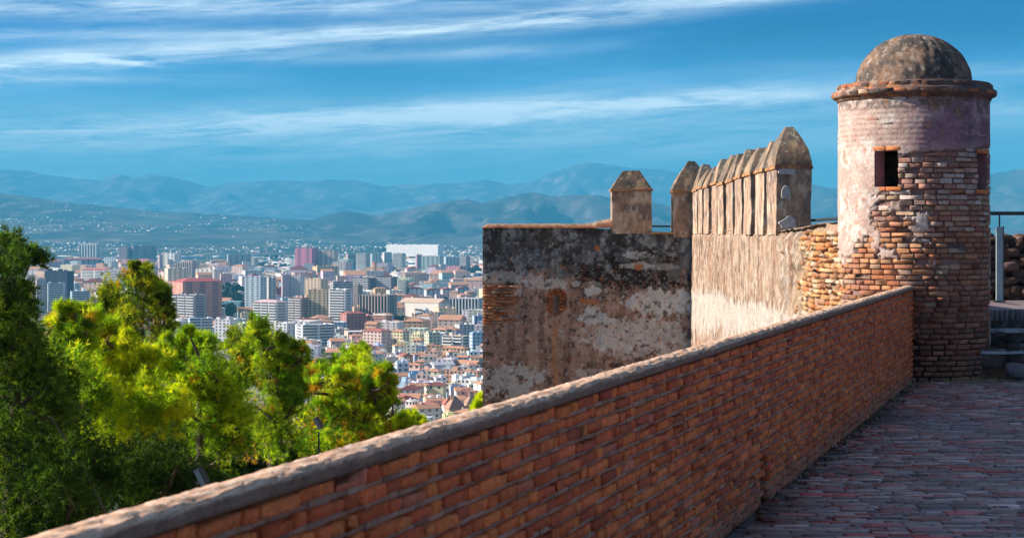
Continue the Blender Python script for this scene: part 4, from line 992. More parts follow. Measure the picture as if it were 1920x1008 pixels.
H = [
 (148, 191, 457, 492, -12, .4, 'rib6', (.66, .60, .60), 'flat', GY, 'pale striped far tower', 'pale high-rise with vertical grey and pink stripes, farthest tower on the left'),
 (224, 246, 463, 495, -10, .8, 'grid4', (.30, .21, .24), 'flat', RD, 'narrow brown far tower', 'narrow brown tower with dark red roof, left one of a far joined pair'),
 (246, 294, 461, 495, 15, .4, 'grid6', (.32, .26, .29), 'flat', RD, 'wide brown far tower', 'wide brown-grey tower with dark red roofline, right one of a far joined pair'),
 (195, 229, 482, 502, -14, .5, 'grid5', (.34, .42, .45), 'flat', DK, 'green-grey slab', 'green-grey block with dark roof in front of the far brown towers'),
 (119, 193, 486, 503, 10, .3, 'grid8', (.42, .30, .33), 'red', TR_, 'long mauve block', 'long low mauve block below the pale striped tower'),
 (229, 250, 487, 508, -20, .8, 'grid3', (.52, .27, .30), 'flat', RD, 'pink stub block', 'pinkish red block beside the green-grey slab'),
 (252, 292, 488, 510, -18, .5, 'grid5', (.50, .28, .32), 'red', TR_, 'red-pink terrace', 'red and pink stepped block right below the wide brown tower'),
 (60, 118, 490, 508, 12, .4, 'grid7', (.46, .33, .34), 'red', TR_, 'rosy left block', 'rosy brown low block at the far left of the city'),
 (149, 221, 506, 536, -15, .35, 'band2', (.70, .66, .60), 'red', TR_, 'cream banded block', 'long cream block with balcony bands and red tiled roof behind the dome-shaped pine'),
 (143, 207, 528, 546, -8, .4, 'grid6', (.03, .16, .15), 'flat', (.03, .12, .11), 'dark green block', 'low dark green glazed building with green roof'),
 (83, 139, 508, 580, -10, .4, 'grid5', DK, 'flat', DK, 'navy frame block', 'tall dark navy building standing over white blocks, far left'),
 (88, 122, 531, 584, 12, .5, 'band1', (.70, .76, .82), 'flat', W, 'blue-white tower', 'blue and white tower in front of the dark navy building'),
 (126, 152, 530, 566, -18, .7, 'band1', W, 'flat', W, 'small white stepped tower', 'small white tower with dark balcony gaps right of the blue-white tower'),
 (131, 170, 546, 585, 15, .6, 'band1', (.52, .70, .80), 'flat', W, 'pale blue block', 'pale blue and white low tower among the pine tops'),
 (53, 68, 538, 590, -25, .9, 'grid3', PK, 'red', TR_, 'pink slim block', 'slim pink block at the edge of the left pine'),
 (66, 86, 524, 588, 18, .7, 'grid3', (.62, .58, .55), 'flat', GY, 'beige slim block', 'slim beige-grey block beside the pink slim one'),
 (193, 246, 506, 545, -12, .4, 'band3', (.62, .60, .62), 'flat', MV, 'grey block with mauve stripe', 'grey-white block with mauve vertical panel behind the dome-shaped pine'),
 (303, 340, 475, 512, -16, .5, 'grid5', (.60, .60, .58), 'flat', BR, 'white grid tower', 'white gridded tower with mauve flank and dark roof, centre left'),
 (296, 306, 478, 512, 20, 1.2, 'plain', MV, 'flat', MV, 'thin mauve tower', 'thin plain mauve slab attached left of the white gridded tower'),
 (308, 352, 503, 545, 18, .6, 'grid5', (.72, .64, .52), 'flat', CR, 'cream orange tower', 'cream tower with orange lit flank in front of the white gridded tower'),
 (334, 372, 490, 540, -14, .6, 'rib6', (.46, .38, .38), 'flat', (.06, .05, .05), 'dark-capped ribbed tower', 'brown tower with vertical ribs and wide black flat cap'),
 (366, 418, 504, 545, -15, .5, 'grid6', (.66, .65, .60), 'flat', W, 'pale twin block', 'pale cream-white block with square dark windows right of the black-capped tower'),
 (425, 472, 477, 508, 10, .4, 'grid7', (.38, .42, .46), 'flat', DK, 'grey slab tower', 'blue-grey slab tower with dark roof crest beside the highway'),
 (418, 478, 501, 517, -5, .5, 'grid8', (.42, .48, .54), 'flat', GY, 'low blue-grey base', 'low blue-grey building at the foot of the grey slab tower'),
 (394, 426, 489, 503, 12, .5, 'grid5', (.46, .30, .22), 'red', TO_, 'orange-roofed hall', 'small brown hall with orange roof and white lantern'),
 (324, 416, 528, 612, 24, .55, 'grid5', (.66, .32, .26), 'red', RD, 'big orange-red block', 'large orange-pink apartment block with dark red roof, tallest on the left'),
 (315, 390, 553, 618, -20, .45, 'band3', (.36, .34, .36), 'flat', GY, 'grey balcony block', 'grey block with rows of white balconies in front of the orange-pink block'),
 (459, 500, 519, 596, -12, .6, 'grid4', (.46, .56, .64), 'flat', RD, 'grey-blue tower', 'tall grey-blue tower with pale blue panel right of the tree clump'),
 (500, 518, 521, 592, 15, .8, 'grid2', (.62, .60, .58), 'flat', W, 'pale flank tower', 'pale narrow tower joined to the right of the grey-blue tower'),
 (518, 528, 540, 568, 0, 1, 'plain', (.40, .12, .14), 'flat', (.03, .28, .16), 'green-topped red stub', 'narrow dark red building with green top between two towers'),
 (527, 544, 516, 572, 10, 1.0, 'plain', (.50, .42, .46), 'flat', GY, 'blank mauve tower', 'blank mauve tower wall left of the white grid tower'),
 (543, 570, 516, 572, -8, .8, 'grid5', (.68, .64, .66), 'flat', PK, 'white punched tower', 'white tower with a grid of square dark windows, centre'),
 (568, 616, 523, 568, -16, .5, 'grid5', (.66, .50, .36), 'flat', TG_, 'orange striped block', 'orange and grey block with blue-white bands behind the tan tower'),
 (473, 542, 567, 618, -22, .5, 'band3', (.66, .66, .68), 'red', (.62, .45, .46), 'long white balcony block', 'long white block with dark balcony slots and pinkish roof'),
 (540, 580, 558, 614, -20, .6, 'band2', (.46, .30, .26), 'flat', W, 'brown and white block', 'brown block with stacked white balconies joined to the long white block'),
 (553, 597, 465, 512, -14, .5, 'grid5', (.48, .16, .24), 'flat', RD, 'magenta far block', 'magenta and tan high block, left of a far pair'),
 (596, 634, 470, 512, -10, .5, 'grid5', (.44, .34, .30), 'flat', BR, 'tan far block', 'tan-grey high block right of the magenta one'),
 (586, 634, 499, 524, 20, .5, 'grid6', (.74, .50, .28), 'flat', CR, 'orange cream hall', 'orange-cream low building with small dome below the tan far block'),
 (623, 659, 491, 520, -12, .7, 'grid5', (.50, .44, .44), 'flat', (.05, .05, .06), 'black-roofed cube', 'small tower with black overhanging roof left of the church'),
 (648, 668, 476, 506, 15, .8, 'grid3', (.50, .36, .34), 'flat', GY, 'rosy slim tower', 'slim rosy tower behind the black-roofed cube'),
 (668, 694, 475, 514, -12, .7, 'band1', (.46, .46, .42), 'flat', GY, 'olive balcony tower', 'olive-grey balcony tower directly behind the church bell tower'),
 (694, 715, 476, 510, 14, .7, 'grid3', (.38, .44, .44), 'flat', DK, 'teal-grey tower', 'teal-grey tower rising right of the olive balcony tower'),
 (736, 761, 475, 514, -12, .7, 'band1', (.46, .48, .44), 'flat', MV, 'grey-green tower', 'grey-green tower standing alone below the left end of the white arena'),
 (716, 735, 473, 502, 16, .8, 'grid3', (.66, .62, .64), 'flat', W, 'white pair tower', 'pinkish white twin tower at the left foot of the arena'),
 (779, 792, 478, 508, 14, .9, 'grid2', (.46, .28, .34), 'flat', RD, 'mauve slim tower', 'slim mauve tower between two green-grey blocks'),
 (790, 832, 480, 515, -10, .5, 'grid6', (.40, .50, .50), 'flat', RD, 'green-grey row', 'wide green-grey block with reddish roofs, left of a far row'),
 (832, 862, 482, 513, 10, .6, 'grid5', (.42, .52, .56), 'flat', RD, 'pale teal row', 'pale teal block in the middle of the far row'),
 (860, 882, 480, 512, -14, .8, 'band1', (.42, .30, .32), 'flat', MV, 'brown right row', 'brown block with pale bands closing the far row on the right'),
 (836, 874, 499, 521, -16, .6, 'grid5', (.56, .26, .30), 'flat', TR_, 'crimson school', 'crimson low building beside a dark tree near the castle wall'),
 (745, 767, 525, 566, -10, .8, 'band1', (.60, .62, .44), 'flat', YE, 'yellow-green tower', 'yellow-green balcony tower left of the white gabled houses'),
 (659, 703, 521, 556, -12, .5, 'band1', (.16, .12, .14), 'flat', BR, 'dark brick left tower', 'dark brown brick tower with pale bands, left of a pair'),
 (703, 745, 519, 556, -12, .5, 'band1', (.17, .12, .14), 'flat', BR, 'dark brick right tower', 'dark brown brick tower with teal glass, right of a pair'),
 (619, 662, 528, 602, 14, .5, 'band2', (.46, .44, .46), 'flat', W, 'dark banded tower', 'tall grey tower with dark glazed strips behind the white balcony tower'),
 (656, 680, 535, 600, -14, .8, 'grid4', (.30, .26, .26), 'flat', GY, 'murky slim tower', 'slim dark brown tower left of the ribbed brown tower'),
 (577, 619, 543, 614, -8, .4, 'grid4', (.50, .40, .26), 'flat', (.60, .50, .48), 'tan tower', 'tall tan tower with blue glass strip in its middle'),
 (616, 661, 543, 618, -14, .6, 'band1', (.70, .70, .72), 'flat', W, 'white balcony tower', 'tall tower of curving white balconies right of the tan tower'),
 (674, 745, 553, 615, -14, .5, 'rib9', (.38, .31, .27), 'flat', TN, 'ribbed brown tower', 'broad brown tower with deep vertical ribs in the centre of the city'),
 (638, 686, 588, 626, 22, .6, 'grid5', (.46, .22, .19), 'red', TR_, 'pink brick block', 'brick-red and cream block with red roof, left of two'),
 (698, 735, 591, 626, -15, .6, 'grid5', (.44, .22, .18), 'red', CR, 'brown brick block', 'brown brick block with white windows, right of two'),
 (553, 629, 609, 648, 18, .6, 'band2', (.74, .76, .80), 'flat', W, 'white stepped block', 'white building with teal glass floors behind the pine tops'),
 (764, 795, 541, 566, 12, .6, 'grid3', W, 'gabley', TR_, 'first gabled house', 'white house with peaked gable, left of a row'),
 (795, 826, 543, 567, 12, .6, 'grid3', (.66, .70, .76), 'gabley', TR_, 'second gabled house', 'bluish white house with peaked gable, second of a row'),
 (826, 852, 542, 566, 12, .6, 'grid3', W, 'gabley', TR_, 'third gabled house', 'white house with peaked gable, third of a row'),
 (854, 880, 540, 566, 12, .6, 'grid3', (.60, .66, .74), 'gabley', TR_, 'fourth gabled house', 'pale blue house with peaked gable closing a row'),
 (843, 908, 559, 592, -10, .5, 'rib9', (.64, .62, .62), 'flat', W, 'white ribbed block', 'white-grey block with vertical ribs beside the castle wall'),
 (884, 912, 541, 562, -10, .6, 'band1', (.62, .66, .70), 'flat', W, 'wall-side white block', 'white block with dark glass touching the castle wall outline'),
 (680, 734, 621, 663, -18, .6, 'grid5', (.72, .54, .48), 'red', TR_, 'rosy cream block', 'rosy cream block with four glazed storeys below the ribbed brown tower'),
 (732, 768, 621, 650, -16, .7, 'grid4', (.74, .64, .42), 'red', TO_, 'yellow left block', 'yellow block with terracotta roof, left end of the yellow row'),
 (768, 796, 626, 657, -14, .7, 'grid4', (.72, .68, .46), 'flat', CR, 'yellow windowed block', 'pale yellow block with black square windows in the yellow row'),
 (795, 826, 624, 661, 20, .8, 'grid3', (.60, .62, .48), 'flat', CR, 'olive cream block', 'olive-cream block at the middle of the yellow row'),
 (808, 850, 618, 645, -16, .6, 'band2', (.76, .68, .50), 'red', TO_, 'yellow back block', 'yellow block with long balconies at the back of the yellow row'),
 (828, 882, 630, 660, -16, .5, 'band2', (.64, .60, .54), 'flat', TO_, 'beige balcony block', 'beige block with shaded balconies left of the pale blue house'),
 (880, 908, 624, 664, 14, .7, 'grid3', (.48, .62, .78), 'flat', W, 'pale blue house', 'pale blue house touching the castle wall outline'),
 (828, 882, 653, 678, -12, .5, 'grid6', (.78, .56, .34), 'red', TO_, 'peach block', 'peach-yellow block with orange roof below the beige balcony block'),
 (739, 767, 681, 716, 16, .7, 'grid2', (.56, .68, .80), 'flat', W, 'blue-white house', 'tall plain blue-white house near the pine edge'),
 (765, 797, 684, 712, -14, .7, 'grid2', (.78, .56, .48), 'red', TO_, 'pink hipped house', 'pink house with hipped salmon roof right of the blue-white house'),
 (765, 799, 700, 728, 10, .5, 'plain', (.25, .46, .68), 'flat', (.40, .55, .70), 'bright blue wall', 'plain bright blue walled house in front of the pink hipped house'),
 (736, 768, 715, 746, -14, .6, 'plain', (.42, .60, .76), 'flat', W, 'sky blue house', 'sky blue blank-walled house beside a sprig of pine'),
 (785, 813, 722, 748, -16, .7, 'grid3', W, 'red', TO_, 'white orange-roofed house', 'white house with bright orange roof left of the balconied houses'),
 (828, 906, 696, 722, -10, .4, 'grid9', (.72, .42, .28), 'flat', (.30, .32, .36), 'long orange house', 'long orange house with dark flat roof next to the castle wall'),
 (856, 906, 712, 740, -12, .5, 'grid5', W, 'flat', W, 'white terrace house', 'white terraced house below the long orange house'),
 (804, 853, 684, 708, 18, .6, 'plain', (.66, .68, .76), 'gablex', (.60, .60, .66), 'white vaulted shed', 'pale shed with low curved white roof'),
 (853, 906, 682, 702, -14, .6, 'grid3', (.60, .36, .22), 'gablex', TO_, 'terracotta barn', 'brown house with wide terracotta roof above the long orange house'),
 (728, 760, 752, 800, 14, .8, 'grid3', (.74, .70, .68), 'gablex', (.66, .34, .20), 'dormer house', 'house with steep orange roof and two dormers at the pine edge'),
 (760, 783, 752, 795, -20, .9, 'grid2', (.74, .66, .66), 'gabley', W, 'pink gable house', 'pinkish white house with tall gable beside the dormer house'),
 (784, 828, 758, 795, -10, .6, 'grid4', (.76, .66, .52), 'red', TR_, 'crimson-roofed house', 'cream house with crimson roof and balcony left of the pyramid roof'),
 (832, 874, 766, 800, 14, 1.0, 'plain', (.50, .34, .24), 'pyramid', (.42, .23, .16), 'pyramid roof', 'tower house with steep brown tiled pyramid roof just above the parapet'),
 (870, 900, 755, 790, 14, .9, 'plain', (.55, .38, .28), 'pyramid', (.38, .23, .18), 'small pyramid roof', 'house with smaller dark tiled pyramid roof touching the castle wall'),
 (303, 352, 602, 640, -14, .6, 'grid5', (.74, .74, .78), 'flat', W, 'white left terrace', 'white low block with pinkish side behind the yellow pine'),
 (352, 400, 597, 636, 12, .5, 'band2', (.68, .74, .82), 'flat', W, 'blue-white low block', 'bluish white low block right of the first one behind the pines'),
 (402, 446, 599, 640, -14, .6, 'grid4', (.66, .66, .72), 'flat', BR, 'white and brown block', 'white low block with a dark brown panel behind the pines'),
 (446, 500, 606, 644, 16, .6, 'grid5', (.72, .74, .78), 'flat', W, 'white mid terrace', 'white low block beneath the long white balcony block'),
 (500, 556, 606, 640, -14, .6, 'grid5', (.70, .70, .74), 'flat', W, 'white right terrace', 'white low block beneath the brown and white block'),
]
for i, q in enumerate(H): hero(*q)
# the long white arena, the tan-roofed market hall, the zigzag building and the church
hero(721, 833, 459, 484, -17, .12, 'plain', (.84, .82, .80), 'flat', W, 'white arena', 'huge plain white arena box above the far towers', 'arena', 'arena')
hero(747, 846, 568, 597, -16, .4, 'plain', (.82, .78, .72), 'gablex', (.62, .46, .36), 'white market hall', 'long white hall with low tan roof right of the ribbed brown tower', 'hall', 'market_hall')
zz = hero(778, 804, 580, 612, -10, .8, 'plain', (.80, .82, .82), 'flat', W, 'zigzag building', 'small white building wrapped in slanting zigzag bands', 'office building', 'office_building')
Yd = F * HC / (612 - HY); w_ = 26 / F * Yd * .8
for k in range(5):
    z = 3 + k * 4.2; q = MB(); s = 1 if k % 2 else -1
    q.add([(-w_ / 2, -w_ * .42, z - s * 1.3), (w_ / 2, -w_ * .42, z + s * 1.3), (w_ / 2, -w_ * .42, z + s * 1.3 + 1.7), (-w_ / 2, -w_ * .42, z - s * 1.3 + 1.7),
           (-w_ / 2, -w_ * .40, z - s * 1.3), (w_ / 2, -w_ * .40, z + s * 1.3), (w_ / 2, -w_ * .40, z + s * 1.3 + 1.7), (-w_ / 2, -w_ * .40, z - s * 1.3 + 1.7)],
          [(0, 1, 2, 3), (7, 6, 5, 4), (0, 4, 5, 1), (1, 5, 6, 2), (2, 6, 7, 3), (3, 7, 4, 0)])
    q.build('window', m_win, zz)
ch = hero(704, 730, 513, 530, -25, 1.3, 'plain', (.62, .30, .14), 'gabley', TR_, 'church', 'orange church with red gabled roof and a slender bell tower', 'church', 'church')
Yd = F * HC / (530 - HY); u = Yd / F
q = MB(); q.box(-21 * u, -15 * u, -6 * u, 0, -1, 34 * u); b_ = q.build('bell_tower', wallmat((.60, .34, .18)), ch)
q = MB(); q.add([(-21.6 * u, -6.6 * u, 34 * u), (-14.4 * u, -6.6 * u, 34 * u), (-14.4 * u, .6 * u, 34 * u), (-21.6 * u, .6 * u, 34 * u), (-18 * u, -3 * u, 41 * u)], [(0, 1, 4), (1, 2, 4), (2, 3, 4), (3, 0, 4), (3, 2, 1, 0)]); q.build('spire', wallmat(TR_), b_)
MB().box(-19 * u, -17 * u, -6.2 * u, -5.9 * u, 25 * u, 30 * u).build('belfry_opening', m_win, b_)

# small houses: every one placed on the plain between the landmarks
def place(n, y0, y1, a0, a1, wr, hr, cols, wts, roofs, fl_, seed, name, catn, group, small, win):
    r = random.Random(seed); cnt = 0; tries = 0; out = []
    while cnt < n and tries < 30000:
        tries += 1
        Yv = 1 / lerp(1 / y0, 1 / y1, r.random()); px = r.uniform(a0, a1)
        wd = r.uniform(*wr); dp = wd * r.uniform(.7, 1.2); Xv = (px - 960) / F * Yv; rad = math.hypot(wd, dp) * .43
        if any((Xv - fx) ** 2 + (Yv - fy) ** 2 < (rad + fr) ** 2 for fx, fy, fr in foot): continue
        foot.append((Xv, Yv, rad)); cnt += 1
        h = r.uniform(*hr); k = r.choices(range(len(cols)), wts)[0]; rk = r.choices(range(len(roofs)), [x[3] for x in roofs])[0]
        out.append((Xv, Yv, wd, dp, h, r.choice([-1, 1]) * r.uniform(8, 28), k, rk, px))
    return out
NEARC = [((.80, .79, .79), 'white'), ((.76, .66, .52), 'cream'), ((.74, .52, .44), 'salmon'), ((.52, .66, .80), 'pale blue'), ((.78, .66, .42), 'yellow'), ((.62, .60, .60), 'grey'), ((.70, .42, .28), 'orange')]
ROOF = [('flat', W, 'white flat roof', 7), ('red', TO_, 'terracotta hipped roof', 3), ('gablex', TO_, 'long terracotta gable', 2.2), ('gabley', TR_, 'red gable roof', 1.5), ('flat', TO_, 'tiled terrace', 2), ('pyramid', TR_, 'steep tiled roof', .4)]
used = set(); SIZEW = ['small', 'narrow', 'broad', 'tall', 'low']
def label_for(Xv, Yv, wd, h, colour, rooft, med_w, med_h, noun):
    px = 960 + F * Xv / Yv; yb = HY + F * HC / Yv; yt = HY + F * (HC - h) / Yv
    size = 'tall' if h > med_h * 1.2 else 'low' if h < med_h * .8 else 'narrow' if wd < med_w * .85 else 'broad' if wd > med_w * 1.18 else 'plain'
    c = sorted(heroes, key=lambda q: (q[0] - px) ** 2 + ((q[1] + q[2]) / 2 - (yb + yt) / 2) ** 2)
    for q in c:
        dx, dy = px - q[0], yb - q[2]
        rel = ('right of' if dx > 0 else 'left of') if abs(dx) > abs(dy) * 1.2 else ('in front of' if dy > 0 else 'behind')
        s = f'{size} {colour} {noun} with {rooft}, {rel} the {q[4]}'
        if s not in used and len(s.split()) <= 16: used.add(s); return s
def fill(lst, noun, name, catn, group, small, winf, mw, mh):
    for (Xv, Yv, wd, dp, h, rt, k, rk, px) in lst:
        rf = ROOF[rk]; col = NEARC[k]; c = tuple(min(.85, x * rc_.uniform(.88, 1.08)) for x in col[0])
        building(name, Xv, Yv, wd, dp, h, R(rt), winf(wd), tuple(round(x * 12) / 12 for x in c), rf[0], rf[1], label_for(Xv, Yv, wd, h, col[1], rf[2], mw, mh, noun), catn, group, small)
fill(place(215, 1010, 1800, 560, 925, (8, 15), (7, 13), NEARC, [11, 2.5, 2.5, 4, 1.5, 1.5, 1], ROOF, 3, 21, 'house', 'house', '', True, None), 'house', 'house', 'house', 'small houses of the old town below the castle', True, lambda w: 'grid3' if w > 12 else 'grid2', 14, 10)
fill(place(170, 1850, 3150, 240, 925, (13, 28), (9, 22), NEARC, [6, 3, 3, 2, 2, 3, 2], ROOF[:5], 3, 22, '', '', '', True, None), 'town block', 'town_block', 'town block', 'low town blocks between the towers', True, lambda w: 'grid4', 26, 13)
fill(place(240, 3150, 5600, 30, 925, (18, 44), (10, 36), NEARC, [3, 3, 3, 2, 1, 5, 2], ROOF[:5], 3, 23, '', '', '', True, None), 'far block', 'far_block', 'far block', 'far apartment blocks on the plain', True, lambda w: 'grid4', 42, 18)
scatter_houses('far_rooftops', 3600, 3000, 5400, 607, 'mass of small far city roofs between the towers', smin=10, smax=34, hmul=1.3, cols=[(.70, .66, .62), (.50, .26, .20), (.60, .48, .38), (.40, .42, .46), (.46, .30, .30)], wts=[4, 3, 2, 2, 2], clus=.40)
# highway and verge
def strip(name, pts, width, mat, z):
    V, Fc = [], []
    P = [Vector(((x - 960) / F * (F * HC / (y - HY)), F * HC / (y - HY), 0)) for x, y in pts]
    Q = []
    for i in range(len(P) - 1):
        for k in range(8): Q.append(P[i].lerp(P[i + 1], k / 8))
    Q.append(P[-1])
    for i, p in enumerate(Q):
        d = (Q[min(i + 1, len(Q) - 1)] - Q[max(0, i - 1)]).normalized(); n = Vector((-d.y, d.x, 0)) * width / 2
        V += [(p.x + n.x, p.y + n.y, z), (p.x - n.x, p.y - n.y, z)]
    for i in range(len(Q) - 1): Fc.append((2 * i, 2 * i + 1, 2 * i + 3, 2 * i + 2))
    o = mesh(name, V, Fc, mat); o['kind'] = 'structure'
asph = mat_plain('asphalt', (.10, .11, .125), .9, .02, .3)
strip('road', [(470, 512), (500, 500), (512, 492), (530, 484), (575, 476), (640, 470)], 60, asph, PZ + .3)
strip('road', [(430, 620), (440, 604), (470, 600)], 14, asph, PZ + .25)
strip('road', [(905, 552), (850, 556), (790, 558)], 14, asph, PZ + .25)

# city trees: crowns of loose leaf clumps, three kinds copied
m_leafd, t = new_mat('city_foliage')
co = t.n('ShaderNodeTexCoord').outputs['Object']; f = t.m('MULTIPLY_ADD', t.noise(co, .35, 3), 1.6, .2)
cc_ = t.mix(1., (.045, .075, .035, 1), t.n('ShaderNodeCombineXYZ', {0: f, 1: f, 2: f}), 'MULTIPLY')
t.n('ShaderNodeOutputMaterial', {0: t.n('ShaderNodeBsdfPrincipled', {'Base Color': cc_, 'Roughness': .8})})
m_bark = mat_plain('bark', (.10, .075, .06), .95, 3, .5, bump=.6)
def leaf_crown(seed, sx, sz, n=620):
    r = np.random.RandomState(seed); d = r.normal(0, 1, (n, 3)); d /= np.linalg.norm(d, axis=1)[:, None]
    lob = r.normal(0, 1, (9, 3)); lob /= np.linalg.norm(lob, axis=1)[:, None]; k = np.exp(((d @ lob.T) - 1) * 7).sum(1)
    c = d * (np.array([sx, sx, sz]) * (.55 + .30 * np.clip(k, 0, 1.3)[:, None]) * (r.random((n, 1)) ** .35)); c[:, 2] += sz * 1.15
    a = r.normal(0, 1, (n, 3)); a /= np.linalg.norm(a, axis=1)[:, None]; b = np.cross(a, r.normal(0, 1, (n, 3))); b /= np.linalg.norm(b, axis=1)[:, None]
    s = sx * r.uniform(.12, .22, (n, 1)); V = np.stack([c - a * s - b * s * .7, c + a * s - b * s * .7, c + a * s * .8 + b * s, c - a * s * .8 + b * s], 1).reshape(-1, 3)
    return V, (np.arange(n)[:, None] * 4 + np.arange(4)[None])
protos = []
for i, (sx, sz) in enumerate(((5.5, 5.), (4.2, 6.), (6.5, 4.2))):
    V, Fx = leaf_crown(70 + i, sx, sz); rt0 = empty('city_tree'); mesh('crown', V, Fx, m_leafd, rt0); MB().tube([(0, 0, -1), (.2, 0, sz * .6), (0, .2, sz * 1.4)], [.4, .3, .12], 6).build('trunk', m_bark, rt0); protos.append(rt0)
def city_tree(px, yb, s, label, group, k):
    Yv = F * HC / (yb - HY); src = protos[k]; o = src.copy(); C.objects.link(o); o.location = ((px - 960) / F * Yv, Yv, PZ); o.scale = (s, s, s); o.rotation_euler = (0, 0, px * .7)
    tag(o, label, 'tree', group)
    for chd in src.children: c2 = chd.copy(); C.objects.link(c2); c2.parent = o
rt = random.Random(5)
CL = [(18, 418, 460, 570, 594, (1.3, 2.6), 'dark tree in the grove left of the grey-blue tower', 'trees of the grove beside the grey-blue tower'),
      (6, 424, 450, 548, 566, (1.8, 2.8), 'tall dark tree rising at the back of the grove', 'tall trees of the grove'),
      (10, 740, 766, 612, 622, (1.0, 1.6), 'dark tree between the ribbed brown tower and the zigzag building', 'trees by the zigzag building'),
      (14, 770, 845, 567, 572, (.7, 1.1), 'dark street tree behind the white market hall', 'street trees behind the market hall'),
      (22, 836, 905, 520, 541, (1.0, 1.6), 'tree in the green row running to the castle wall', 'trees in the row near the wall'),
      (10, 716, 738, 504, 514, (1.4, 2.2), 'dark tree left of the lone grey-green tower', 'trees by the grey-green tower'),
      (8, 868, 905, 508, 520, (1.6, 2.6), 'big dark tree right of the crimson school', 'trees by the crimson school'),
      (12, 800, 826, 688, 702, (.5, .8), 'garden tree beside the white vaulted shed', 'garden trees in the old town'),
      (16, 470, 550, 484, 508, (1.2, 2.2), 'roadside tree by the highway', 'trees along the highway'),
      (8, 740, 800, 775, 800, (.45, .7), 'small olive tree among the nearest roofs', 'trees among the nearest roofs'),
      (14, 60, 300, 496, 516, (1.2, 2.0), 'tree between the far mauve blocks', 'trees between the far blocks')]
for (n, a0, a1, y0, y1, sr, lb, gp) in CL:
    for i in range(n): city_tree(rt.uniform(a0, a1), rt.uniform(y0, y1), rt.uniform(*sr), lb, gp, rt.randrange(3))
for p in protos:
    for chd in list(p.children): bpy.data.objects.remove(chd)
    bpy.data.objects.remove(p)
def far_wood(name, spans, seed, label):
    r = np.random.RandomState(seed); V, Fx = [], []; off = 0
    for (a0, a1, yb, hh, n) in spans:
        Yv = F * HC / (yb - HY)
        for i in range(n):
            v, f = leaf_crown(r.randint(9999), 16, hh, 60); v = v + [(r.uniform(a0, a1) - 960) / F * Yv, Yv * r.uniform(.97, 1.03), PZ - 3]
            V.append(v); Fx.append(f + off); off += len(v)
    tag(mesh(name, np.concatenate(V), np.concatenate(Fx), m_leafd), label=label, kind='stuff')
far_wood('distant_woods', [(590, 664, 465, 26, 70), (170, 225, 474, 18, 40), (716, 728, 478, 22, 16), (470, 480, 466, 16, 8), (380, 415, 467, 12, 30), (60, 150, 478, 10, 60), (230, 460, 476, 8, 60), (760, 905, 470, 8, 50)], 90, 'dark distant woods and tree belts on the plain')

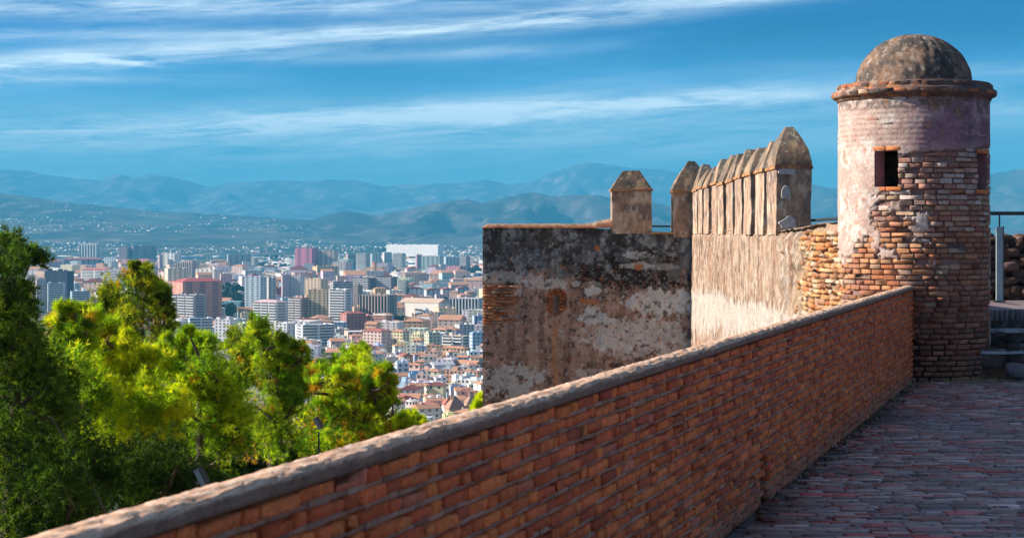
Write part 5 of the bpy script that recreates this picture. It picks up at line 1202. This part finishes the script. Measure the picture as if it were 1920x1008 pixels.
# ------------------------------------------------------------------ pines on the slope
def mat_needles():
    m, t = new_mat('pine_needles'); at = t.n('ShaderNodeAttribute', attribute_name='Col').outputs['Color']
    d = t.n('ShaderNodeBsdfPrincipled', {'Base Color': at, 'Roughness': .6, 'Specular IOR Level': .25})
    tr = t.n('ShaderNodeBsdfTranslucent', {0: t.mix(1., at, (1.45, 1.55, .4, 1), 'MULTIPLY')})
    t.n('ShaderNodeOutputMaterial', {0: t.n('ShaderNodeMixShader', {0: .5, 1: d, 2: tr})}); return m
M_NEED = mat_needles()
def pine(label, base_px, Yd, zb, lumps, seed, cols, wts, sub=1.0, tuft=21, nl=.125, spread=.42, Yj=1.2, group=None, fillk=1.2, lowfill=0, grow=1.12):
    r = np.random.RandomState(seed); bp = world(base_px, 500, Yd); bp.z = zb
    root = empty('pine_tree', bp, label=label, cat='pine tree', group=group)
    L = []
    for (px, py, rp) in lumps: p = world(px, py, Yd + r.uniform(-Yj, Yj)); L.append((np.array(p) - np.array(bp), rp / F * Yd))
    base_l = list(L)
    for q in range(int(len(base_l) * fillk)):
        c, rd = base_l[r.randint(len(base_l))]; ds = sorted(base_l, key=lambda l: np.linalg.norm(l[0] - c))[1:5]; c2, r2 = ds[r.randint(len(ds))]
        k_ = r.uniform(.3, .7); nc = c * k_ + c2 * (1 - k_); nc = nc + np.array([0, r.uniform(-.2, 1.6), -.10 * (rd + r2)]); L.append((nc, min(rd, r2) * r.uniform(.8, 1.15)))
    L = [(c, rd * grow) for c, rd in L]
    top = max(l[0][2] for l in L); cx = np.mean([l[0][0] for l in L])
    tk = MB(); H0 = top * .9; tp = [Vector((0, 0, -1)), Vector((cx * .15, 0, H0 * .35)), Vector((cx * .5, .2, H0 * .7)), Vector((cx * .9, 0, H0))]
    tk.tube(tp, [.26, .20, .13, .05], 8)
    cen, axs, ctc = [], [], []
    done = []
    for c, rad in sorted(L, key=lambda l: l[0][2]):
        low = [q for q in done if q[2] < c[2] - .15 and np.linalg.norm(q - c) < 1.9]
        zz_ = max(.15, min(.85, (c[2] - rad * 1.2) / H0)) ; k = zz_ * 3; i = min(2, int(k)); a = tp[i].lerp(tp[i + 1], k - i)
        if low: a = Vector(min(low, key=lambda q: np.linalg.norm(q - c)))
        done.append(c); b = Vector(c); mid = a.lerp(b, .55) + Vector((r.normal(0, .1), r.normal(0, .1), -.12 * (b - a).length * .6))
        tk.tube([a, mid, b], [.05, .034, .014] if low else [.08, .05, .02], 6, caps=False)
        ns = int((9 + 24 * rad * rad) * sub)
        d = r.normal(0, 1, (ns, 3)); d[:, 2] += .35; d /= np.linalg.norm(d, axis=1)[:, None]
        rr = rad * r.uniform(.30, 1.22, (ns, 1)) * np.array([1, 1, .95]); sc_ = c + d * rr
        for j in range(0, ns, 3): tk.tube([b, Vector(sc_[j])], [.010, .004], 4, caps=False)
        tone = np.clip(r.normal(0, .16, ns), -.4, .4)
        for j in range(ns):
            n = int(tuft * r.uniform(.5, 1.5)); q = r.normal(0, 1, (n, 3)) * spread * .42 * min(1, rad * 1.6) * np.array([1, 1, .8])
            if r.random() < .45:      # upright shoot
                m_ = max(4, n // 3); hgt = r.random(m_)[:, None] * rad * r.uniform(.35, .75); lean = d[j] * .35 + np.array([0, 0, 1.])
                s_c = sc_[j] + lean * hgt + r.normal(0, .035, (m_, 3)); cen.append(s_c); axs.append(np.tile(lean, (m_, 1)) + r.normal(0, .35, (m_, 3))); ctc.append(np.tile(pick(r, 1, cols, wts, .12) * np.exp(tone[j] + .12), (m_, 1)))
            cen.append(sc_[j] + q); ax = d[j] * .8 + q * 1.5 + np.array([0, 0, .55]); axs.append(ax); ctc.append(np.tile(pick(r, 1, cols, wts, .12) * np.exp(tone[j]), (n, 1)) * np.exp(r.normal(0, .18, (n, 1))))
    cen = np.concatenate(cen); axs = np.concatenate(axs); axs /= np.linalg.norm(axs, axis=1)[:, None]; cc = np.concatenate(ctc); N = len(cen); K = 10
    dr = axs[:, None, :] * .8 + r.normal(0, .75, (N, K, 3)); dr /= np.linalg.norm(dr, axis=2)[..., None]
    sd_ = np.cross(dr, r.normal(0, 1, (N, K, 3))); sd_ /= np.linalg.norm(sd_, axis=2)[..., None]
    ln = nl * r.uniform(.7, 1.2, (N, K, 1)); wv = nl * .062
    p0 = cen[:, None, :] + 0 * dr; V = np.stack([p0 - sd_ * wv, p0 + sd_ * wv, p0 + dr * ln], 2).reshape(-1, 3)
    Fx = np.arange(N * K * 3).reshape(-1, 3)
    mesh('crown', V, Fx, M_NEED, root, np.repeat(np.clip(cc * np.array([1.32, 1.22, 1.0]), .004, .7), K * 3, 0)); tk.build('trunk', m_bark, root)
    return N
GD = [(.040, .095, .022), (.065, .13, .022), (.11, .18, .02), (.028, .06, .02)]
GM = [(.14, .27, .02), (.26, .39, .02), (.07, .16, .02), (.40, .52, .03), (.36, .24, .025)]
GY_ = [(.42, .56, .02), (.56, .66, .02), (.24, .38, .02), (.62, .64, .03), (.14, .20, .02)]
GO = [(.23, .34, .025), (.14, .26, .02), (.36, .44, .03), (.38, .22, .04), (.10, .14, .02)]
tot_ = 0
tot_ += pine('dark green pine at the far left edge, tallest of the pines', -30, 27, -11, [(8, 468, 26), (30, 500, 20), (0, 520, 36), (40, 548, 16), (8, 580, 44), (40, 612, 26), (-30, 600, 60), (18, 665, 54), (-20, 720, 80), (60, 705, 42), (40, 760, 70), (95, 790, 50), (0, 850, 80), (70, 860, 70), (110, 900, 60), (30, 950, 80), (120, 980, 55), (60, 1030, 70)], 1, GD + [(.13, .19, .02)], [4, 4, 2, 3, 1.2], sub=1.1)
tot_ += pine('pine with thin yellow-green shoots between the dark one and the bright one', 120, 31, -12, [(100, 640, 32), (130, 690, 40), (85, 690, 28), (150, 640, 24), (115, 600, 14), (154, 580, 12), (156, 610, 16), (110, 740, 40), (140, 770, 44), (118, 575, 7), (100, 605, 12)], 2, GM, [3, 3, 2, 2, .3])
tot_ += pine('round-headed pine standing up before the city blocks, dark on its right', 250, 44, -17, [(235, 590, 44), (205, 570, 28), (262, 556, 34), (180, 600, 26), (290, 585, 30), (300, 625, 20), (270, 620, 40), (215, 630, 38), (240, 535, 22), (255, 512, 10), (288, 540, 13), (303, 548, 12), (212, 548, 14), (165, 588, 12), (192, 556, 9), (276, 530, 12), (252, 498, 6), (308, 590, 14), (190, 640, 30), (240, 660, 40), (160, 630, 24)], 3, [(.14, .20, .018), (.24, .28, .018), (.07, .12, .018), (.34, .35, .02), (.36, .22, .02)], [3, 3, 3, 1.6, .8], nl=.14, spread=.42, sub=.8)
tot_ += pine('bright yellow-green pine glowing in the sun in the middle of the slope', 240, 33, -13, [(225, 690, 44), (190, 720, 34), (262, 700, 32), (210, 650, 28), (175, 680, 22), (300, 745, 36), (250, 760, 48), (200, 780, 44), (160, 750, 28), (320, 790, 30), (195, 620, 12), (215, 612, 11), (240, 640, 16), (285, 680, 20), (330, 760, 20), (290, 800, 36), (230, 830, 40), (170, 820, 36)], 4, GY_, [3, 3, 2.4, 1.2, 1.0], sub=1.15)
tot_ += pine('dark shadowed pine low on the slope under the bright yellow one', 200, 29, -11, [(180, 870, 50), (260, 880, 50), (140, 930, 60), (230, 950, 60), (330, 880, 46), (300, 930, 50), (370, 900, 40), (60, 960, 50), (180, 1000, 60)], 5, [(.022, .055, .014), (.035, .075, .014), (.06, .11, .014)], [3, 3, 1], sub=.8)  # needle colours lowered so the shade inside the crown is in the colour
tot_ += pine('mid green pine with a yellow spire right of the bright one', 380, 36, -14, [(352, 660, 22), (340, 690, 24), (350, 640, 13), (352, 622, 7), (385, 690, 28), (395, 655, 20), (375, 640, 12), (410, 720, 34), (360, 740, 34), (425, 760, 34), (400, 745, 26), (435, 720, 20), (380, 800, 40), (440, 810, 38), (410, 850, 40), (350, 840, 34), (320, 700, 20), (305, 660, 14), (310, 640, 9)], 6, GM, [3, 3, 2, 2, .4], sub=1.05)
tot_ += pine('open airy pine with dark bare limbs through which the city shows', 500, 40, -15, [(480, 615, 16), (495, 630, 22), (465, 640, 18), (440, 625, 14), (430, 650, 16), (450, 680, 24), (510, 655, 20), (530, 640, 10), (500, 690, 26), (540, 690, 18), (470, 715, 22), (555, 715, 16), (520, 735, 24), (485, 765, 26), (550, 755, 18), (460, 800, 26), (520, 800, 28), (568, 660, 8), (575, 690, 12), (500, 840, 34), (550, 830, 26), (580, 740, 14)], 7, GO, [3, 3, 2, .8, 2], sub=.9, nl=.11, fillk=1.6, grow=1.2)
tot_ += pine('rust-flecked olive pine nearest the old town houses', 650, 38, -14, [(660, 665, 15), (678, 655, 9), (640, 680, 18), (668, 695, 24), (698, 700, 16), (625, 705, 17), (605, 690, 10), (650, 725, 26), (690, 735, 24), (710, 718, 10), (615, 745, 22), (640, 775, 30), (680, 780, 28), (712, 770, 16), (600, 790, 26), (650, 820, 32), (700, 815, 26), (725, 800, 16), (590, 840, 28), (640, 860, 30), (728, 690, 7), (730, 735, 8), (733, 715, 7), (585, 700, 12), (590, 720, 12)], 8, GM + [(.34, .16, .03)], [3, 3, 2, 2, .8, .8], sub=.95, nl=.11, fillk=1.6, grow=1.2)
tot_ += pine('small yellow pine tip peeping over the parapet before the houses', 765, 42, -14, [(760, 790, 11), (775, 787, 8), (745, 795, 12), (730, 812, 14), (768, 800, 12), (792, 800, 7)], 9, GY_, [2, 2, 3, 1, 2])
tot_ += pine('tiny yellow shoot touching the foot of the castle wall', 905, 44, -13, [(902, 752, 6), (898, 760, 7), (905, 765, 8), (893, 768, 6)], 10, GY_, [2, 3, 1, 2, 0])
r7 = random.Random(3)
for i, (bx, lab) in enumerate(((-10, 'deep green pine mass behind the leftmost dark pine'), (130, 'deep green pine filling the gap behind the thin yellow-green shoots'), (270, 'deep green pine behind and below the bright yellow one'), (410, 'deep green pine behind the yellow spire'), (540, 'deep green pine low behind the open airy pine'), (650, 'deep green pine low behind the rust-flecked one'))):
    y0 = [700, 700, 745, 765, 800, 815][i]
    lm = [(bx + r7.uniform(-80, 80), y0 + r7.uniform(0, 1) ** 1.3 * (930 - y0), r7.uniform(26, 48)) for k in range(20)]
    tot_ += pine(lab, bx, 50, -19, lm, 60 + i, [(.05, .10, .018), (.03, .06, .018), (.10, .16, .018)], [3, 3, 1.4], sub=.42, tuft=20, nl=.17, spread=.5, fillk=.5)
print('tufts', tot_)

# ------------------------------------------------------------------ floodlights on poles among the pines
m_fl = mat_plain('floodlight_casing', (.02, .035, .05), .4, 12, .2, metal=.5, spec=.5); m_gl = mat_plain('floodlight_glass', (.06, .10, .15), .12, 8, .2, spec=.8)
def flood(px, py, Yd, s, tilt, label, zb):
    c = world(px, py, Yd); root = empty('floodlight', (c.x, c.y, c.z), label=label, cat='floodlight')
    M = Matrix.Rotation(R(tilt), 4, 'Y') @ Matrix.Rotation(R(-25), 4, 'Z')
    q = MB(); q.box(-.10 * s, .10 * s, -.10 * s, .06 * s, -.26 * s, .26 * s); q.box(-.07 * s, .07 * s, .06 * s, .13 * s, -.18 * s, .18 * s)
    q.v = [tuple(M @ Vector(v)) for v in q.v]; b = q.build('casing', m_fl, root)
    q = MB().box(-.085 * s, .085 * s, -.112 * s, -.102 * s, -.24 * s, .24 * s); q.v = [tuple(M @ Vector(v)) for v in q.v]; q.build('glass', m_gl, b)
    q = MB(); q.tube([(.13 * s, .02, 0), (.16 * s, .02, -.2 * s), (0, .05, -.42 * s), (-.16 * s, .02, -.2 * s), (-.13 * s, .02, 0)], .013 * s, 6); q.build('bracket', m_fl, root)
    MB().tube([(0, .05, -.40 * s), (0, .05, zb - c.z)], .035 * s, 8).build('pole', m_fl, root)
flood(379, 893, 19, .42, -28, 'dark blue floodlight on a pole just beyond the parapet coping', -6)
flood(597, 792, 30, .42, -28, 'small dark floodlight half hidden in the olive pine', -10)
p = world(137, 850, 29); pl_ = empty('floodlight', (p.x, p.y, -9), label='thin dark lamp mast in the shade of the left pines', cat='floodlight')
MB().tube([(0, 0, 0), (0, 0, p.z + 9.3)], .035, 8).build('pole', m_fl, pl_)
MB().box(-.05, .05, -.04, .04, p.z + 9.2, p.z + 9.34).build('casing', m_fl, pl_)
a, b = world(95, 780, 26), world(200, 965, 26)
tag(MB().tube([a, a.lerp(b, .5) + Vector((.04, 0, .03)), b], [.01, .016, .02], 7).build('dead_branch', m_bark), 'bare slanting dead branch in the shade of the left pines', 'branch')
